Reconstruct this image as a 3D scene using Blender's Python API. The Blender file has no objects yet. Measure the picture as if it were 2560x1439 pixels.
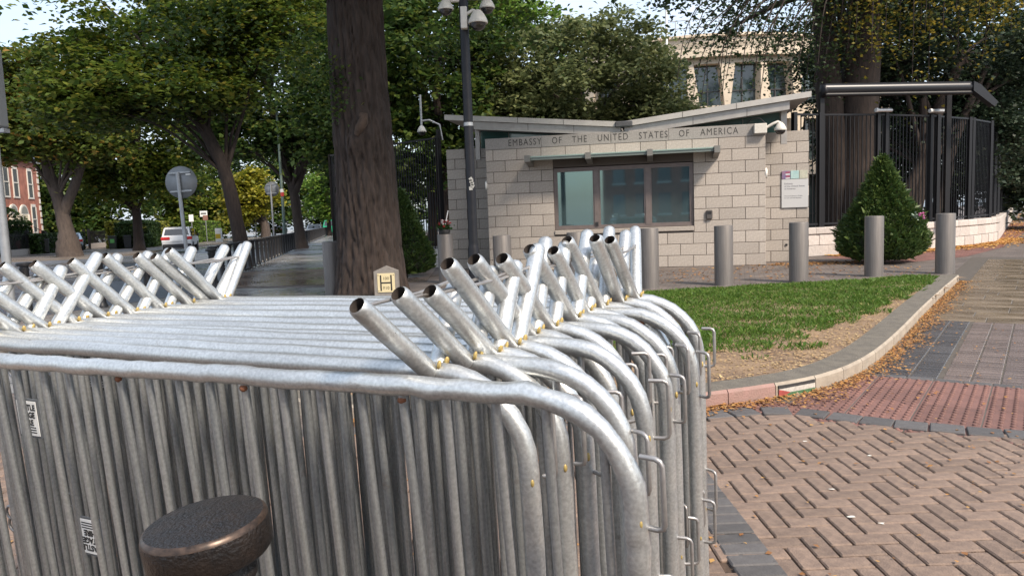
import bpy, math, random
import numpy as np
from mathutils import Vector, Matrix
rnd = random.Random(7); NR = np.random.RandomState(11)
S = bpy.context.scene; COL = S.collection
R_ = math.radians

# ---------------------------------------------------------------- camera, sky, sun, exposure
PITCH, ROLL, CAMH = R_(5.54), R_(2.1), 1.45
fw = Vector((0, math.cos(PITCH), -math.sin(PITCH))); u0 = Vector((0, math.sin(PITCH), math.cos(PITCH))); r0 = Vector((1, 0, 0))
rx = r0 * math.cos(ROLL) - u0 * math.sin(ROLL); ux = u0 * math.cos(ROLL) + r0 * math.sin(ROLL)
cd = bpy.data.cameras.new('camera'); cam = bpy.data.objects.new('camera', cd); COL.objects.link(cam)
cd.sensor_width = 36; cd.lens = 26.016; cd.clip_start = .05; cd.clip_end = 2500
cam.matrix_world = Matrix(((rx.x, ux.x, -fw.x, 0), (rx.y, ux.y, -fw.y, 0), (rx.z, ux.z, -fw.z, CAMH), (0, 0, 0, 1)))
S.camera = cam
SUN_EL, SUN_AZ = R_(46), R_(142)      # azimuth from +Y towards +X: sun stands behind and right of the viewer
W = bpy.data.worlds.new('World'); S.world = W; W.use_nodes = True
nt = W.node_tree; nt.nodes.clear()
def N(t, ty, **k):
    n = t.nodes.new(ty)
    for a, b in k.items():
        if a in n.inputs.keys() and not hasattr(n, a): n.inputs[a].default_value = b
        else: setattr(n, a, b)
    return n
sky = N(nt, 'ShaderNodeTexSky'); sky.sky_type = 'NISHITA'; sky.sun_disc = False
sky.sun_elevation = SUN_EL; sky.sun_rotation = SUN_AZ; sky.dust_density = 2.0; sky.air_density = 1.2
tc = N(nt, 'ShaderNodeTexCoord'); mp = N(nt, 'ShaderNodeMapping'); mp.inputs['Scale'].default_value = (1, 1, 2.2)
nz = N(nt, 'ShaderNodeTexNoise'); nz.inputs['Scale'].default_value = 2.3; nz.inputs['Detail'].default_value = 8; nz.inputs['Roughness'].default_value = .55
rp = N(nt, 'ShaderNodeValToRGB'); rp.color_ramp.elements[0].position = .36; rp.color_ramp.elements[1].position = .62
rp.color_ramp.elements[0].color = (.25, .25, .25, 1); rp.color_ramp.elements[1].color = (.9, .9, .9, 1)
mx = N(nt, 'ShaderNodeMixRGB'); mx.inputs[2].default_value = (4.0, 4.5, 5.3, 1)
bg = N(nt, 'ShaderNodeBackground'); bg.inputs['Strength'].default_value = .13; ow = N(nt, 'ShaderNodeOutputWorld')
L = nt.links.new
L(tc.outputs['Generated'], mp.inputs['Vector']); L(mp.outputs[0], nz.inputs['Vector']); L(nz.outputs['Fac'], rp.inputs[0])
L(rp.outputs[0], mx.inputs[0]); L(sky.outputs[0], mx.inputs[1]); L(mx.outputs[0], bg.inputs['Color']); L(bg.outputs[0], ow.inputs['Surface'])
sl = bpy.data.lights.new('sun', 'SUN'); sl.energy = 2.8; sl.angle = R_(8); sl.color = (1, .87, .72)
so = bpy.data.objects.new('sun', sl); COL.objects.link(so)
sd = Vector((math.sin(SUN_AZ) * math.cos(SUN_EL), math.cos(SUN_AZ) * math.cos(SUN_EL), math.sin(SUN_EL)))
so.rotation_euler = sd.to_track_quat('Z', 'Y').to_euler(); so.location = sd * 60
S.view_settings.view_transform = 'Standard'; S.view_settings.look = 'None'; S.view_settings.gamma = 1; S.view_settings.exposure = 1.0
S.render.engine = 'CYCLES'

# ---------------------------------------------------------------- materials
MATS = {}
def mat(name, col, rough=.6, metal=0., var=.0, scale=8., col2=None, bump=0., bscale=None, spec=.5, detail=4, island=None, coords='Object', stretch=(1, 1, 1), wet=0., clear=0., iv=(.78, 1.18)):
    """plain or two-tone noise material; island='object'/'island' adds a per-piece tone shift"""
    if name in MATS: return MATS[name]
    m = bpy.data.materials.new(name); m.use_nodes = True; t = m.node_tree; l = t.links.new
    b = t.nodes['Principled BSDF']; b.inputs['Roughness'].default_value = rough; b.inputs['Metallic'].default_value = metal
    b.inputs['Specular IOR Level'].default_value = spec; b.inputs['Coat Weight'].default_value = clear
    c = tuple(col) + (1,)
    b.inputs['Base Color'].default_value = c
    if col2 is None and var > 0: col2 = tuple(x * (1 - var) for x in col)
    out = None
    if col2 is not None or bump or wet:
        tcn = N(t, 'ShaderNodeTexCoord'); mpn = N(t, 'ShaderNodeMapping'); mpn.inputs['Scale'].default_value = stretch
        l(tcn.outputs[coords], mpn.inputs['Vector'])
        no = N(t, 'ShaderNodeTexNoise'); no.inputs['Scale'].default_value = scale; no.inputs['Detail'].default_value = detail; no.inputs['Roughness'].default_value = .65
        l(mpn.outputs[0], no.inputs['Vector'])
        if col2 is not None:
            r = N(t, 'ShaderNodeValToRGB'); r.color_ramp.elements[0].position = .32; r.color_ramp.elements[1].position = .68
            r.color_ramp.elements[0].color = tuple(col2) + (1,); r.color_ramp.elements[1].color = c
            l(no.outputs['Fac'], r.inputs[0]); out = r.outputs[0]
        if bump:
            n2 = no
            if bscale:
                n2 = N(t, 'ShaderNodeTexNoise'); n2.inputs['Scale'].default_value = bscale; n2.inputs['Detail'].default_value = 5; l(mpn.outputs[0], n2.inputs['Vector'])
            bn = N(t, 'ShaderNodeBump'); bn.inputs['Strength'].default_value = bump; bn.inputs['Distance'].default_value = .02
            l(n2.outputs['Fac'], bn.inputs['Height']); l(bn.outputs[0], b.inputs['Normal'])
        if wet:
            n3 = N(t, 'ShaderNodeTexNoise'); n3.inputs['Scale'].default_value = wet; n3.inputs['Detail'].default_value = 5; l(tcn.outputs[coords], n3.inputs['Vector'])
            r3 = N(t, 'ShaderNodeMapRange'); r3.inputs[1].default_value = .4; r3.inputs[2].default_value = .65; r3.inputs[3].default_value = .12; r3.inputs[4].default_value = rough
            l(n3.outputs['Fac'], r3.inputs[0]); l(r3.outputs[0], b.inputs['Roughness'])
    if island:
        src = N(t, 'ShaderNodeObjectInfo').outputs['Random'] if island == 'object' else N(t, 'ShaderNodeNewGeometry').outputs['Random Per Island']
        mr = N(t, 'ShaderNodeMapRange'); mr.inputs[3].default_value = iv[0]; mr.inputs[4].default_value = iv[1]; l(src, mr.inputs[0])
        ml = N(t, 'ShaderNodeMixRGB'); ml.blend_type = 'MULTIPLY'; ml.inputs[0].default_value = 1
        if out: l(out, ml.inputs[1])
        else: ml.inputs[1].default_value = c
        l(mr.outputs[0], ml.inputs[2]); out = ml.outputs[0]
    if out: l(out, b.inputs['Base Color'])
    MATS[name] = m; return m

def leafmat(name, cols, trans=.35, rough=.5):
    if name in MATS: return MATS[name]
    m = bpy.data.materials.new(name); m.use_nodes = True; t = m.node_tree; l = t.links.new; t.nodes.clear()
    ge = N(t, 'ShaderNodeNewGeometry'); r = N(t, 'ShaderNodeValToRGB'); cr = r.color_ramp
    while len(cr.elements) > 1: cr.elements.remove(cr.elements[-1])
    cr.elements[0].position = 0; cr.elements[0].color = tuple(cols[0]) + (1,)
    for i, c in enumerate(cols[1:], 1):
        e = cr.elements.new(i / (len(cols) - 1)); e.color = tuple(c) + (1,)
    l(ge.outputs['Random Per Island'], r.inputs[0])
    p = N(t, 'ShaderNodeBsdfPrincipled'); p.inputs['Roughness'].default_value = rough; p.inputs['Specular IOR Level'].default_value = .35
    tr = N(t, 'ShaderNodeBsdfTranslucent'); mixs = N(t, 'ShaderNodeMixShader'); mixs.inputs[0].default_value = trans; o = N(t, 'ShaderNodeOutputMaterial')
    l(r.outputs[0], p.inputs['Base Color']); l(r.outputs[0], tr.inputs['Color']); l(p.outputs[0], mixs.inputs[1]); l(tr.outputs[0], mixs.inputs[2]); l(mixs.outputs[0], o.inputs['Surface'])
    MATS[name] = m; return m

def brickmat(name, c1, c2, mortar, sc=1., w=.2, h=.1, rough=.6, bump=.4, offset=.5, msize=.006, rot=0., wet=0., coords='Object'):
    if name in MATS: return MATS[name]
    m = bpy.data.materials.new(name); m.use_nodes = True; t = m.node_tree; l = t.links.new; b = t.nodes['Principled BSDF']
    tcn = N(t, 'ShaderNodeTexCoord'); mpn = N(t, 'ShaderNodeMapping'); mpn.inputs['Rotation'].default_value = (0, 0, rot); l(tcn.outputs[coords], mpn.inputs['Vector'])
    bk = N(t, 'ShaderNodeTexBrick'); bk.offset = offset
    for k, v in (('Color1', tuple(c1) + (1,)), ('Color2', tuple(c2) + (1,)), ('Mortar', tuple(mortar) + (1,)), ('Scale', sc), ('Brick Width', w), ('Row Height', h), ('Mortar Size', msize), ('Mortar Smooth', .3)):
        bk.inputs[k].default_value = v
    l(mpn.outputs[0], bk.inputs['Vector'])
    no = N(t, 'ShaderNodeTexNoise'); no.inputs['Scale'].default_value = 1.7; no.inputs['Detail'].default_value = 6; l(tcn.outputs[coords], no.inputs['Vector'])
    mr = N(t, 'ShaderNodeMapRange'); mr.inputs[1].default_value = .3; mr.inputs[2].default_value = .7; mr.inputs[3].default_value = .65; mr.inputs[4].default_value = 1.2; l(no.outputs['Fac'], mr.inputs[0])
    ml = N(t, 'ShaderNodeMixRGB'); ml.blend_type = 'MULTIPLY'; ml.inputs[0].default_value = 1; l(bk.outputs['Color'], ml.inputs[1]); l(mr.outputs[0], ml.inputs[2]); l(ml.outputs[0], b.inputs['Base Color'])
    bn = N(t, 'ShaderNodeBump'); bn.invert = True; bn.inputs['Strength'].default_value = bump; bn.inputs['Distance'].default_value = .01; l(bk.outputs['Fac'], bn.inputs['Height']); l(bn.outputs[0], b.inputs['Normal'])
    b.inputs['Roughness'].default_value = rough
    if wet:
        n3 = N(t, 'ShaderNodeTexNoise'); n3.inputs['Scale'].default_value = wet; n3.inputs['Detail'].default_value = 5; l(tcn.outputs[coords], n3.inputs['Vector'])
        r3 = N(t, 'ShaderNodeMapRange'); r3.inputs[1].default_value = .38; r3.inputs[2].default_value = .66; r3.inputs[3].default_value = .13; r3.inputs[4].default_value = rough
        l(n3.outputs['Fac'], r3.inputs[0]); l(r3.outputs[0], b.inputs['Roughness'])
    MATS[name] = m; return m

def galv(name, lo, hi, metal, streak):
    m = bpy.data.materials.new(name); m.use_nodes = True; t = m.node_tree; l = t.links.new; b = t.nodes['Principled BSDF']; b.inputs['Metallic'].default_value = metal
    tcn = N(t, 'ShaderNodeTexCoord'); oi = N(t, 'ShaderNodeObjectInfo'); ad = N(t, 'ShaderNodeVectorMath'); ad.operation = 'ADD'
    l(tcn.outputs['Object'], ad.inputs[0]); l(oi.outputs['Random'], ad.inputs[1]); mpn = N(t, 'ShaderNodeMapping'); mpn.inputs['Scale'].default_value = streak; l(ad.outputs[0], mpn.inputs['Vector'])
    n1 = N(t, 'ShaderNodeTexNoise'); n1.inputs['Scale'].default_value = 9; n1.inputs['Detail'].default_value = 10; n1.inputs['Roughness'].default_value = .7; l(mpn.outputs[0], n1.inputs['Vector'])
    n2 = N(t, 'ShaderNodeTexNoise'); n2.inputs['Scale'].default_value = 150; n2.inputs['Detail'].default_value = 4; l(ad.outputs[0], n2.inputs['Vector'])
    n3 = N(t, 'ShaderNodeTexNoise'); n3.inputs['Scale'].default_value = 3.1; n3.inputs['Detail'].default_value = 8; n3.inputs['Roughness'].default_value = .8; l(ad.outputs[0], n3.inputs['Vector'])
    r = N(t, 'ShaderNodeValToRGB'); r.color_ramp.elements[0].position = .34; r.color_ramp.elements[1].position = .66; r.color_ramp.elements[0].color = lo + (1,); r.color_ramp.elements[1].color = hi + (1,); l(n1.outputs['Fac'], r.inputs[0])
    mr = N(t, 'ShaderNodeMapRange'); mr.inputs[1].default_value = .35; mr.inputs[2].default_value = .65; mr.inputs[3].default_value = .86; mr.inputs[4].default_value = 1.1; l(n2.outputs['Fac'], mr.inputs[0])
    ml = N(t, 'ShaderNodeMixRGB'); ml.blend_type = 'MULTIPLY'; ml.inputs[0].default_value = 1; l(r.outputs[0], ml.inputs[1]); l(mr.outputs[0], ml.inputs[2])
    g_ = N(t, 'ShaderNodeMapRange'); g_.inputs[1].default_value = .62; g_.inputs[2].default_value = .78; l(n3.outputs['Fac'], g_.inputs[0])
    mx_ = N(t, 'ShaderNodeMixRGB'); mx_.inputs[2].default_value = (.20, .15, .11, 1); l(g_.outputs[0], mx_.inputs[0]); l(ml.outputs[0], mx_.inputs[1]); l(mx_.outputs[0], b.inputs['Base Color'])
    rr = N(t, 'ShaderNodeMapRange'); rr.inputs[1].default_value = .3; rr.inputs[2].default_value = .7; rr.inputs[3].default_value = .52; rr.inputs[4].default_value = .3; l(n1.outputs['Fac'], rr.inputs[0]); l(rr.outputs[0], b.inputs['Roughness'])
    bn = N(t, 'ShaderNodeBump'); bn.inputs['Strength'].default_value = .12; bn.inputs['Distance'].default_value = .004; l(n2.outputs['Fac'], bn.inputs['Height']); l(bn.outputs[0], b.inputs['Normal'])
    MATS[name] = m; return m
GALV = galv('galvanised_steel', (.46, .475, .48), (.68, .69, .675), .78, (.22, 1.5, 1.5))
GALVB = galv('galvanised_bar_steel', (.30, .315, .32), (.52, .535, .535), .78, (3, 3, .18))
ROD = mat('dull_wire_rod', (.42, .41, .40), .45, .7, col2=(.30, .28, .27), scale=30)
WELD = mat('brassy_weld', (.50, .40, .15), .5, .4, col2=(.38, .24, .08), scale=90)
RUST = mat('rust', (.20, .08, .04), .8, 0, col2=(.18, .07, .03), scale=60)
BLACKI = mat('black_iron_paint', (.018, .018, .02), .38, 0, col2=(.03, .029, .03), scale=20, bump=.15, bscale=60)
WORN = mat('worn_black_iron', (.009, .0085, .009), .33, .0, col2=(.022, .016, .013), scale=30, bump=.3, bscale=170, detail=10, spec=.45)
BRONZE = mat('rubbed_edge_iron', (.11, .072, .052), .35, .5, col2=(.03, .022, .018), scale=60)
STEEL = mat('brushed_bollard_steel', (.185, .168, .155), .52, .4, col2=(.13, .118, .11), scale=6, stretch=(5, 5, .25), detail=5)
STEELP = mat('grey_metal_cladding', (.42, .40, .37), .42, .4, col2=(.34, .32, .30), scale=5)
GRANITE = mat('grey_granite', (.47, .42, .37), .75, 0, col2=(.33, .292, .257), scale=26, bump=.35, bscale=110, detail=10, island='object', iv=(.88, 1.08))
GRANL = mat('dark_granite_lintel', (.33, .31, .29), .7, 0, col2=(.22, .205, .19), scale=30, bump=.15, bscale=120, detail=7)
GRANP = mat('pale_plinth_granite', (.56, .51, .47), .75, 0, col2=(.42, .375, .345), scale=20, bump=.25, bscale=90, detail=9, island='object', iv=(.88, 1.1))
MORTAR = mat('dark_joint', (.10, .085, .075), .9)
INSC = mat('incised_letter_paint', (.045, .042, .04), .8)  # flat dark paint filling the incised letters
FRAME = mat('bronze_window_frame', (.20, .165, .155), .45, .35, var=.2)
GLASS = mat('dark_window_glass', (.16, .25, .27), .03, .75, spec=1.)
GLASSG = mat('green_clerestory_glass', (.03, .075, .065), .06, 0, spec=.9)
CANOPYG = mat('canopy_glass', (.20, .29, .27), .15, 0, spec=.6)
FENCE = mat('black_fence_paint', (.009, .009, .011), .45, .0, spec=.35)
CAMW = mat('camera_housing', (.62, .59, .53), .4, 0, var=.15, scale=20)
CAMB = mat('camera_dome', (.02, .02, .022), .08, 0, spec=1.)
CONC = mat('cream_precast', (.66, .555, .43), .8, 0, col2=(.54, .45, .345), scale=.7, bump=.1, bscale=20)
BARKD = mat('dark_bark', (.058, .040, .032), .9, 0, col2=(.018, .013, .011), scale=5.5, bump=1., stretch=(3.2, 3.2, .55), detail=9)
BARKG = mat('grey_bark', (.09, .068, .055), .9, 0, col2=(.042, .032, .028), scale=5, bump=.8, stretch=(2, 2, .5), detail=8)
ASPH = mat('wet_asphalt', (.115, .125, .145), .5, 0, col2=(.085, .093, .108), scale=1.2, bump=.25, bscale=160, wet=.16)  # sky reflection put into the base colour: paler and bluer than bare wet asphalt
WHITE = mat('white_paint', (.78, .78, .76), .5)
SIGNG = mat('sign_back_grey', (.24, .25, .26), .45, .2, var=.12, scale=6)
POLEG = mat('galvanised_pole', (.40, .41, .42), .45, .5, var=.2, scale=9)
POLEGR = mat('green_lamp_post', (.10, .14, .12), .5, .2)
SOIL = mat('bare_soil', (.15, .10, .068), .95, 0, col2=(.30, .205, .12), scale=3.2, bump=.6, bscale=50, detail=8)
PAV_O = mat('brown_paver', (.245, .175, .132), .78, 0, col2=(.14, .10, .08), scale=20, bump=.35, bscale=110, detail=9, island='object', iv=(.84, 1.12))
PAV_I = mat('brown_paver_joined', (.255, .18, .135), .78, 0, col2=(.15, .108, .085), scale=20, bump=.35, bscale=110, detail=7, island='island')
DPAV = mat('charcoal_paver', (.105, .10, .098), .72, 0, col2=(.075, .07, .07), scale=20, bump=.3, bscale=110, detail=7, island='object')
STK = mat('damp_brown_block', (.185, .145, .128), .5, 0, col2=(.125, .10, .092), scale=12, bump=.3, bscale=90, detail=7, island='object', wet=1.)
TACT = mat('red_tactile_tile', (.205, .105, .085), .75, 0, col2=(.145, .076, .064), scale=9, bump=.25, bscale=120, detail=7, island='object')
SLAB = mat('wet_paving_slab', (.21, .165, .115), .5, 0, col2=(.13, .10, .072), scale=2.2, bump=.12, bscale=60, detail=7, island='object', wet=.7)
KERB = mat('concrete_kerb', (.40, .345, .275), .85, 0, col2=(.27, .23, .185), scale=7, bump=.35, bscale=90, detail=8)
SETT = brickmat('grey_setts', (.165, .135, .118), (.125, .105, .095), (.06, .05, .042), w=.2, h=.1, rot=.3, rough=.75, bump=.5, msize=.007)
REDS = brickmat('red_setts', (.23, .10, .08), (.18, .085, .07), (.07, .045, .04), w=.2, h=.1, rot=.9, rough=.75, bump=.5, msize=.007)
FLAG = brickmat('wet_flagstones', (.29, .285, .28), (.23, .225, .22), (.06, .06, .06), w=.9, h=.6, rot=R_(11.5), rough=.42, bump=.5, msize=.018, wet=.35)
BRWN = brickmat('brown_crossing_blocks', (.20, .145, .11), (.16, .115, .09), (.08, .06, .05), w=.2, h=.1, rot=R_(11.5), rough=.7, bump=.4, msize=.006, wet=.25)
REDB = brickmat('red_house_brick', (.50, .105, .06), (.44, .085, .05), (.40, .16, .11), w=.24, h=.08, rough=.8, bump=.2, msize=.008)

# ---------------------------------------------------------------- mesh helpers
def tag(o, label=None, cat=None, group=None, kind=None):
    if label: o['label'] = label
    if cat: o['category'] = cat
    if group: o['group'] = group
    if kind: o['kind'] = kind
    return o
def thing(name, label, cat, loc=(0, 0, 0), rz=0., group=None):
    o = bpy.data.objects.new(name, None); COL.objects.link(o); o.location = loc; o.rotation_euler = (0, 0, rz); o.empty_display_size = .1
    return tag(o, label, cat, group)
def place(name, me, parent=None, loc=(0, 0, 0), rot=(0, 0, 0), scale=(1, 1, 1)):
    o = bpy.data.objects.new(name, me); COL.objects.link(o); o.parent = parent; o.location = loc; o.rotation_euler = rot; o.scale = scale
    return o
class MB:
    def __init__(s): s.v = []; s.f = []; s.sm = []; s.mi = []; s.cur = 0
    def add(s, v, f, smooth=False):
        k = len(s.v); s.v += [tuple(p) for p in v]
        for q in f: s.f.append(tuple(i + k for i in q)); s.sm.append(smooth); s.mi.append(s.cur)
        return s
    def box(s, x0, x1, y0, y1, z0, z1, T=None):
        v = [(x, y, z) for z in (z0, z1) for y in (y0, y1) for x in (x0, x1)]
        if T is not None: v = [T @ Vector(p) for p in v]
        return s.add(v, [(0, 2, 3, 1), (4, 5, 7, 6), (0, 1, 5, 4), (2, 6, 7, 3), (0, 4, 6, 2), (1, 3, 7, 5)])
    def cbox(s, x0, x1, y0, y1, z0, z1, c=.01, T=None):
        """box with all edges chamfered (24 verts)"""
        c = min(c, (x1 - x0) * .45, (y1 - y0) * .45, (z1 - z0) * .45)
        v = []; idx = {}
        for a in (0, 1):
            for b in (0, 1):
                for d in (0, 1):
                    X, Y, Z = (x0, x1)[a], (y0, y1)[b], (z0, z1)[d]; sx, sy, sz = (1, -1)[a], (1, -1)[b], (1, -1)[d]
                    for ax in range(3):
                        p = [X + c * sx, Y + c * sy, Z + c * sz]; p[ax] = (X, Y, Z)[ax]
                        idx[a, b, d, ax] = len(v); v.append(p)
        if T is not None: v = [tuple(T @ Vector(p)) for p in v]
        f = []
        for ax in range(3):
            o = [i for i in range(3) if i != ax]
            for e in (0, 1):
                q = []
                for (p1, p2) in ((0, 0), (1, 0), (1, 1), (0, 1)):
                    k = [0, 0, 0]; k[ax] = e; k[o[0]] = p1; k[o[1]] = p2; q.append(idx[k[0], k[1], k[2], ax])
                f.append(q if (e == 1) != (ax == 1) else q[::-1])
        for ax in range(3):
            o = [i for i in range(3) if i != ax]
            for p1 in (0, 1):
                for p2 in (0, 1):
                    k0 = [0, 0, 0]; k0[o[0]] = p1; k0[o[1]] = p2; k1 = list(k0); k1[ax] = 1
                    f.append((idx[(*k0, o[0])], idx[(*k1, o[0])], idx[(*k1, o[1])], idx[(*k0, o[1])]))
        for a in (0, 1):
            for b in (0, 1):
                for d in (0, 1): f.append((idx[a, b, d, 0], idx[a, b, d, 1], idx[a, b, d, 2]))
        return s.add(v, f)
    def tube(s, pts, r, n=8, caps=True, closed=False, flat=1., smooth=True, wob=0.):
        pts = [Vector(p) for p in pts]; m = len(pts); rs = r if isinstance(r, (list, tuple)) else [r] * m
        v = []; up = None
        for i, p in enumerate(pts):
            if closed: d = (pts[(i + 1) % m] - pts[i - 1])
            else: d = pts[min(i + 1, m - 1)] - pts[max(i - 1, 0)]
            d.normalize()
            if up is None:
                up = Vector((0, 0, 1)) if abs(d.z) < .9 else Vector((1, 0, 0))
            a = d.cross(up)
            if a.length < 1e-4: a = d.cross(Vector((0, 1, 0)))
            a.normalize(); b = a.cross(d).normalized(); up = b
            for k in range(n):
                t = 2 * math.pi * k / n; w = 1 + (rnd.uniform(-wob, wob) if wob else 0)
                v.append(p + (a * math.cos(t) + b * math.sin(t) * flat) * rs[i] * w)
        f = []
        for i in range(m if closed else m - 1):
            j = (i + 1) % m
            for k in range(n): f.append((i * n + k, i * n + (k + 1) % n, j * n + (k + 1) % n, j * n + k))
        s.add(v, f, smooth)
        if caps and not closed:
            s.add(v[:n], [tuple(range(n))[::-1]]); s.add(v[-n:], [tuple(range(n))])
        return s
    def lathe(s, prof, n=16, c=(0, 0, 0), smooth=True, caps=True):
        """prof list of (r,z)"""
        v = []; f = []; m = len(prof)
        for r, z in prof:
            for k in range(n): t = 2 * math.pi * k / n; v.append((c[0] + r * math.cos(t), c[1] + r * math.sin(t), c[2] + z))
        for i in range(m - 1):
            for k in range(n): f.append((i * n + k, i * n + (k + 1) % n, (i + 1) * n + (k + 1) % n, (i + 1) * n + k))
        s.add(v, f, smooth)
        if caps:
            if prof[0][0] > 1e-5: s.add(v[:n], [tuple(range(n))[::-1]])
            if prof[-1][0] > 1e-5: s.add(v[-n:], [tuple(range(n))])
        return s
    def prism(s, poly, a0, a1, axis='z', T=None):
        """extrude 2-D polygon; axis z: (x,y) ; axis y: poly is (x,z)"""
        n = len(poly)
        mk = (lambda p, a: (p[0], p[1], a)) if axis == 'z' else ((lambda p, a: (p[0], a, p[1])) if axis == 'y' else (lambda p, a: (a, p[0], p[1])))
        v = [mk(p, a0) for p in poly] + [mk(p, a1) for p in poly]
        if T is not None: v = [tuple(T @ Vector(p)) for p in v]
        f = [tuple(range(n))[::-1], tuple(range(n, 2 * n))] + [(i, (i + 1) % n, n + (i + 1) % n, n + i) for i in range(n)]
        return s.add(v, f)
    def sphere(s, c, r, n=10, m=7, sq=(1, 1, 1)):
        v = []; f = []
        for i in range(m + 1):
            t = math.pi * i / m
            for k in range(n): a = 2 * math.pi * k / n; v.append((c[0] + r * sq[0] * math.sin(t) * math.cos(a), c[1] + r * sq[1] * math.sin(t) * math.sin(a), c[2] - r * sq[2] * math.cos(t)))
        for i in range(m):
            for k in range(n): f.append((i * n + k, i * n + (k + 1) % n, (i + 1) * n + (k + 1) % n, (i + 1) * n + k))
        return s.add(v, f, True)
    def mesh(s, name, mats):
        me = bpy.data.meshes.new(name); me.from_pydata(s.v, [], s.f)
        if not isinstance(mats, (list, tuple)): mats = [mats]
        for m in mats: me.materials.append(m)
        me.polygons.foreach_set('use_smooth', s.sm); me.polygons.foreach_set('material_index', s.mi); me.update(); me.validate()
        return me
    def build(s, name, mats, parent=None, loc=(0, 0, 0), rot=(0, 0, 0)): return place(name, s.mesh(name, mats), parent, loc, rot)
def arc(cx, cz, r, a0, a1, n): return [(cx + r * math.cos(a0 + (a1 - a0) * i / n), cz + r * math.sin(a0 + (a1 - a0) * i / n)) for i in range(n + 1)]
def rect_round(hl, z0, z1, r, n=6):
    P = math.pi; q = arc(hl - r, z1 - r, r, P / 2, 0, n) + arc(hl - r, z0 + r, r, 0, -P / 2, n) + arc(-hl + r, z0 + r, r, -P / 2, -P, n) + arc(-hl + r, z1 - r, r, P, P / 2, n)
    return q
def inpoly(x, y, poly):
    c = False; j = len(poly) - 1
    for i in range(len(poly)):
        xi, yi = poly[i]; xj, yj = poly[j]
        if (yi > y) != (yj > y) and x < (xj - xi) * (y - yi) / (yj - yi) + xi: c = not c
        j = i
    return c
def resample(pl, step, start=0.):
    d = [0]
    for a, b in zip(pl, pl[1:]): d.append(d[-1] + math.dist(a, b))
    out = []; s = start
    while s < d[-1]:
        i = max(k for k in range(len(d)) if d[k] <= s); i = min(i, len(pl) - 2)
        t = (s - d[i]) / (d[i + 1] - d[i]); out.append((pl[i][0] + (pl[i + 1][0] - pl[i][0]) * t, pl[i][1] + (pl[i + 1][1] - pl[i][1]) * t)); s += step
    return out
def smooth_pl(pl, k=4):
    """catmull-rom"""
    out = []
    for i in range(len(pl) - 1):
        p = [pl[max(i - 1, 0)], pl[i], pl[i + 1], pl[min(i + 2, len(pl) - 1)]]
        for j in range(k):
            t = j / k; out.append(tuple(.5 * (2 * p[1][a] + (p[2][a] - p[0][a]) * t + (2 * p[0][a] - 5 * p[1][a] + 4 * p[2][a] - p[3][a]) * t * t + (3 * p[1][a] - p[0][a] - 3 * p[2][a] + p[3][a]) * t ** 3) for a in (0, 1)))
    return out + [tuple(pl[-1][:2])]
def quads_mesh(name, V, m):
    """V: (n,4,3) array of separate quads"""
    n = len(V); me = bpy.data.meshes.new(name)
    me.vertices.add(n * 4); me.vertices.foreach_set('co', np.ascontiguousarray(V, dtype=np.float32).ravel())
    me.loops.add(n * 4); me.loops.foreach_set('vertex_index', np.arange(n * 4, dtype=np.int32))
    me.polygons.add(n); me.polygons.foreach_set('loop_start', np.arange(n, dtype=np.int32) * 4)
    me.update(calc_edges=True); me.materials.append(m); me.validate(); return me
def leafquads(C, size, up=.5, aspect=.72, sj=.35):
    """one folded diamond per centre; up biases the blade towards lying flat"""
    n = len(C); nrm = NR.normal(size=(n, 3)); nrm[:, 2] = np.abs(nrm[:, 2]) + up * 2; nrm /= np.linalg.norm(nrm, axis=1)[:, None]
    d = NR.normal(size=(n, 3)); d -= nrm * (d * nrm).sum(1)[:, None]; d /= np.linalg.norm(d, axis=1)[:, None] + 1e-9
    sd_ = np.cross(nrm, d); s = (size * (1 + NR.uniform(-sj, sj, n)))[:, None]
    a = C - d * s * .5; t = C + d * s * .5; mid = C - d * s * .05 + nrm * s * .07
    return np.stack([a, mid + sd_ * s * aspect * .5, t - nrm * s * .05, mid - sd_ * s * aspect * .5], 1)
def text_mesh(body, size, m, spacing=1., extrude=.001, align='LEFT', wordsp=1., offset=0.):
    cu = bpy.data.curves.new('lettering', 'FONT'); cu.body = body; cu.size = size; cu.extrude = extrude; cu.space_character = spacing; cu.space_word = wordsp; cu.align_x = align; cu.resolution_u = 3; cu.offset = offset
    o = bpy.data.objects.new('lettering_source', cu); COL.objects.link(o); dg = bpy.context.evaluated_depsgraph_get()
    me = bpy.data.meshes.new_from_object(o.evaluated_get(dg)); bpy.data.objects.remove(o); me.materials.clear(); me.materials.append(m); return me
def sheet(name, poly, z, m, kind='structure', parent=None, thick=0.):
    b = MB()
    if thick: b.prism(poly, z - thick, z)
    else: b.add([(x, y, z) for x, y in poly], [tuple(range(len(poly)))])
    o = b.build(name, m, parent)
    if kind and not parent: o['kind'] = kind
    return o

# ================================================================ GROUND
STD = Vector((-.2, .98)).normalized()            # street direction
sheet('road', [(-900, -60), (900, -60), (900, 1500), (-900, 1500)], -.12, ASPH)
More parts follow.
